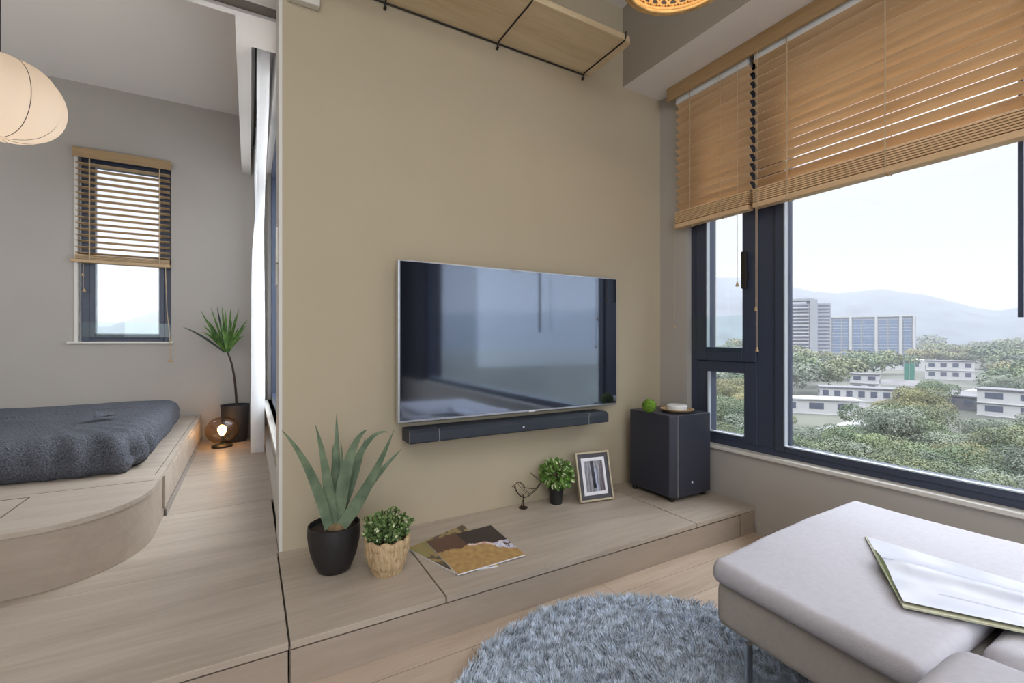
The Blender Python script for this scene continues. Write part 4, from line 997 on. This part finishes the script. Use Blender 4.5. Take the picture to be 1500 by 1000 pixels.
def tree(px, py, r_, near, group, label, hgt=1.0):
    p = at_z(px, py, GZ); top_py = 500 + (500 - 500) ; dist = p.x * SN + p.y * CS
    o = thing('tree', (p.x, p.y, GZ), label, 'tree', group); zc = r_ * 1.05 * hgt
    pool = near_set if near else far_set
    mi_ = Rt.choices([0, 1, 2, 3], [.34, .24, .04, .38] if py > 640 else [.34, .22, .18, .26])[0]
    tone = ('olive green', 'deep green', 'golden green', 'pale grey green')[mi_]; o['label'] = tone + ' ' + label; o['group'] = tone + ' ' + group
    c = bpy.data.objects.new('crown', pool[mi_ * 3 + Rt.randrange(3)]); c.parent = o; c.location = (0, 0, zc); sc_ = r_; c.scale = (sc_, sc_, sc_ * hgt); c.rotation_euler = (0, 0, Rt.uniform(0, 6.28)); col.objects.link(c)
    if near:
        k = bpy.data.objects.new('trunk', tkme); k.parent = o; k.location = (0, 0, zc); k.scale = (sc_, sc_, zc); col.objects.link(k)
    return o
rows = [(785, 42, 4.6), (752, 46, 5.0), (726, 46, 5.0), (703, 44, 5.2), (684, 40, 5.4), (667, 36, 5.6), (652, 34, 5.8), (638, 32, 6.0), (624, 30, 6.0), (611, 30, 6.2), (599, 32, 6.6), (588, 34, 7), (577, 36, 8), (567, 36, 9), (557, 32, 9), (548, 28, 10), (540, 24, 11), (532, 22, 13), (525, 24, 16)]
cnt = 0
for py, step, r_ in rows:
    dist = 25 * F / (py - 500); rp = r_ * F / dist
    x = 1015 + Rt.uniform(0, step)
    while x < 1540:
        yy = py + Rt.uniform(-.25, .25) * (py - 500) * .10; rr = r_ * Rt.uniform(.75, 1.25)
        d_ = 25 * F / (yy - 500); rpx = rr * F / d_; toppx = yy - rpx * 1.9
        skip = py <= 541 and 1145 < x < 1342     # the towers stand here
        for (a0_, a1_, pb_, pt_) in houses_px:
            if x + rpx * .7 > a0_ and x - rpx * .7 < a1_ and yy > pb_ - 4 and toppx < pb_ - .35 * (pb_ - pt_): skip = True
            if a0_ - 4 < x < a1_ + 4 and pb_ - 12 < yy < pb_ + 2: skip = True
        if py < 650 and 575 < yy < 640 and Rt.random() < .04: skip = True
        if not skip and cnt < 296:
            near = py > 596
            if py > 660: gl_ = ('trees nearest below the window', 'leafy tree in the dense foreground woodland below the large window')
            elif py > 572: gl_ = ('trees among the valley houses', 'bushy tree growing among the houses of the valley')
            else: gl_ = ('distant trees at the foot of the hills', 'small hazy tree in the distance near the foot of the hills')
            tree(x, yy, rr, near, *gl_, hgt=Rt.uniform(.85, 1.15)); cnt += 1
        x += step * Rt.uniform(.7, 1.3) * (1.0 if rp > 12 else .8)
print('TREES', cnt)

# --- haze in the valley air: a ring-shaped volume around the building
hz = MB(); nn = 40; r1_, r2_ = 40, 5000; z0_, z1_ = GZ + .5, 420
vs = []
for r_, z in ((r1_, z0_), (r2_, z0_), (r2_, z1_), (r1_, z1_)):
    vs += [(r_ * math.cos(2 * PI * i / nn), r_ * math.sin(2 * PI * i / nn), z) for i in range(nn)]
hz.add(vs, [(k * nn + i, k * nn + (i + 1) % nn, ((k + 1) % 4) * nn + (i + 1) % nn, ((k + 1) % 4) * nn + i) for k in range(4) for i in range(nn)])
mh = bpy.data.materials.new('valley_haze'); mh.use_nodes = True; t = mh.node_tree; t.nodes.clear()
vsn = t.nodes.new('ShaderNodeVolumeScatter'); vsn.inputs['Color'].default_value = (.84, .855, 1, 1); vsn.inputs['Density'].default_value = .00025; vsn.inputs['Anisotropy'].default_value = 0
ou = t.nodes.new('ShaderNodeOutputMaterial'); vab = t.nodes.new('ShaderNodeVolumeAbsorption'); vab.inputs['Color'].default_value = (0, 0, 0, 1); vab.inputs['Density'].default_value = .00014
adn = t.nodes.new('ShaderNodeAddShader'); t.links.new(vsn.outputs[0], adn.inputs[0]); t.links.new(vab.outputs[0], adn.inputs[1]); t.links.new(adn.outputs[0], ou.inputs['Volume'])
hz_o = hz.build('haze', mh); tag(hz_o, 'pale blue haze lying over the valley and hills', 'haze', kind='stuff')
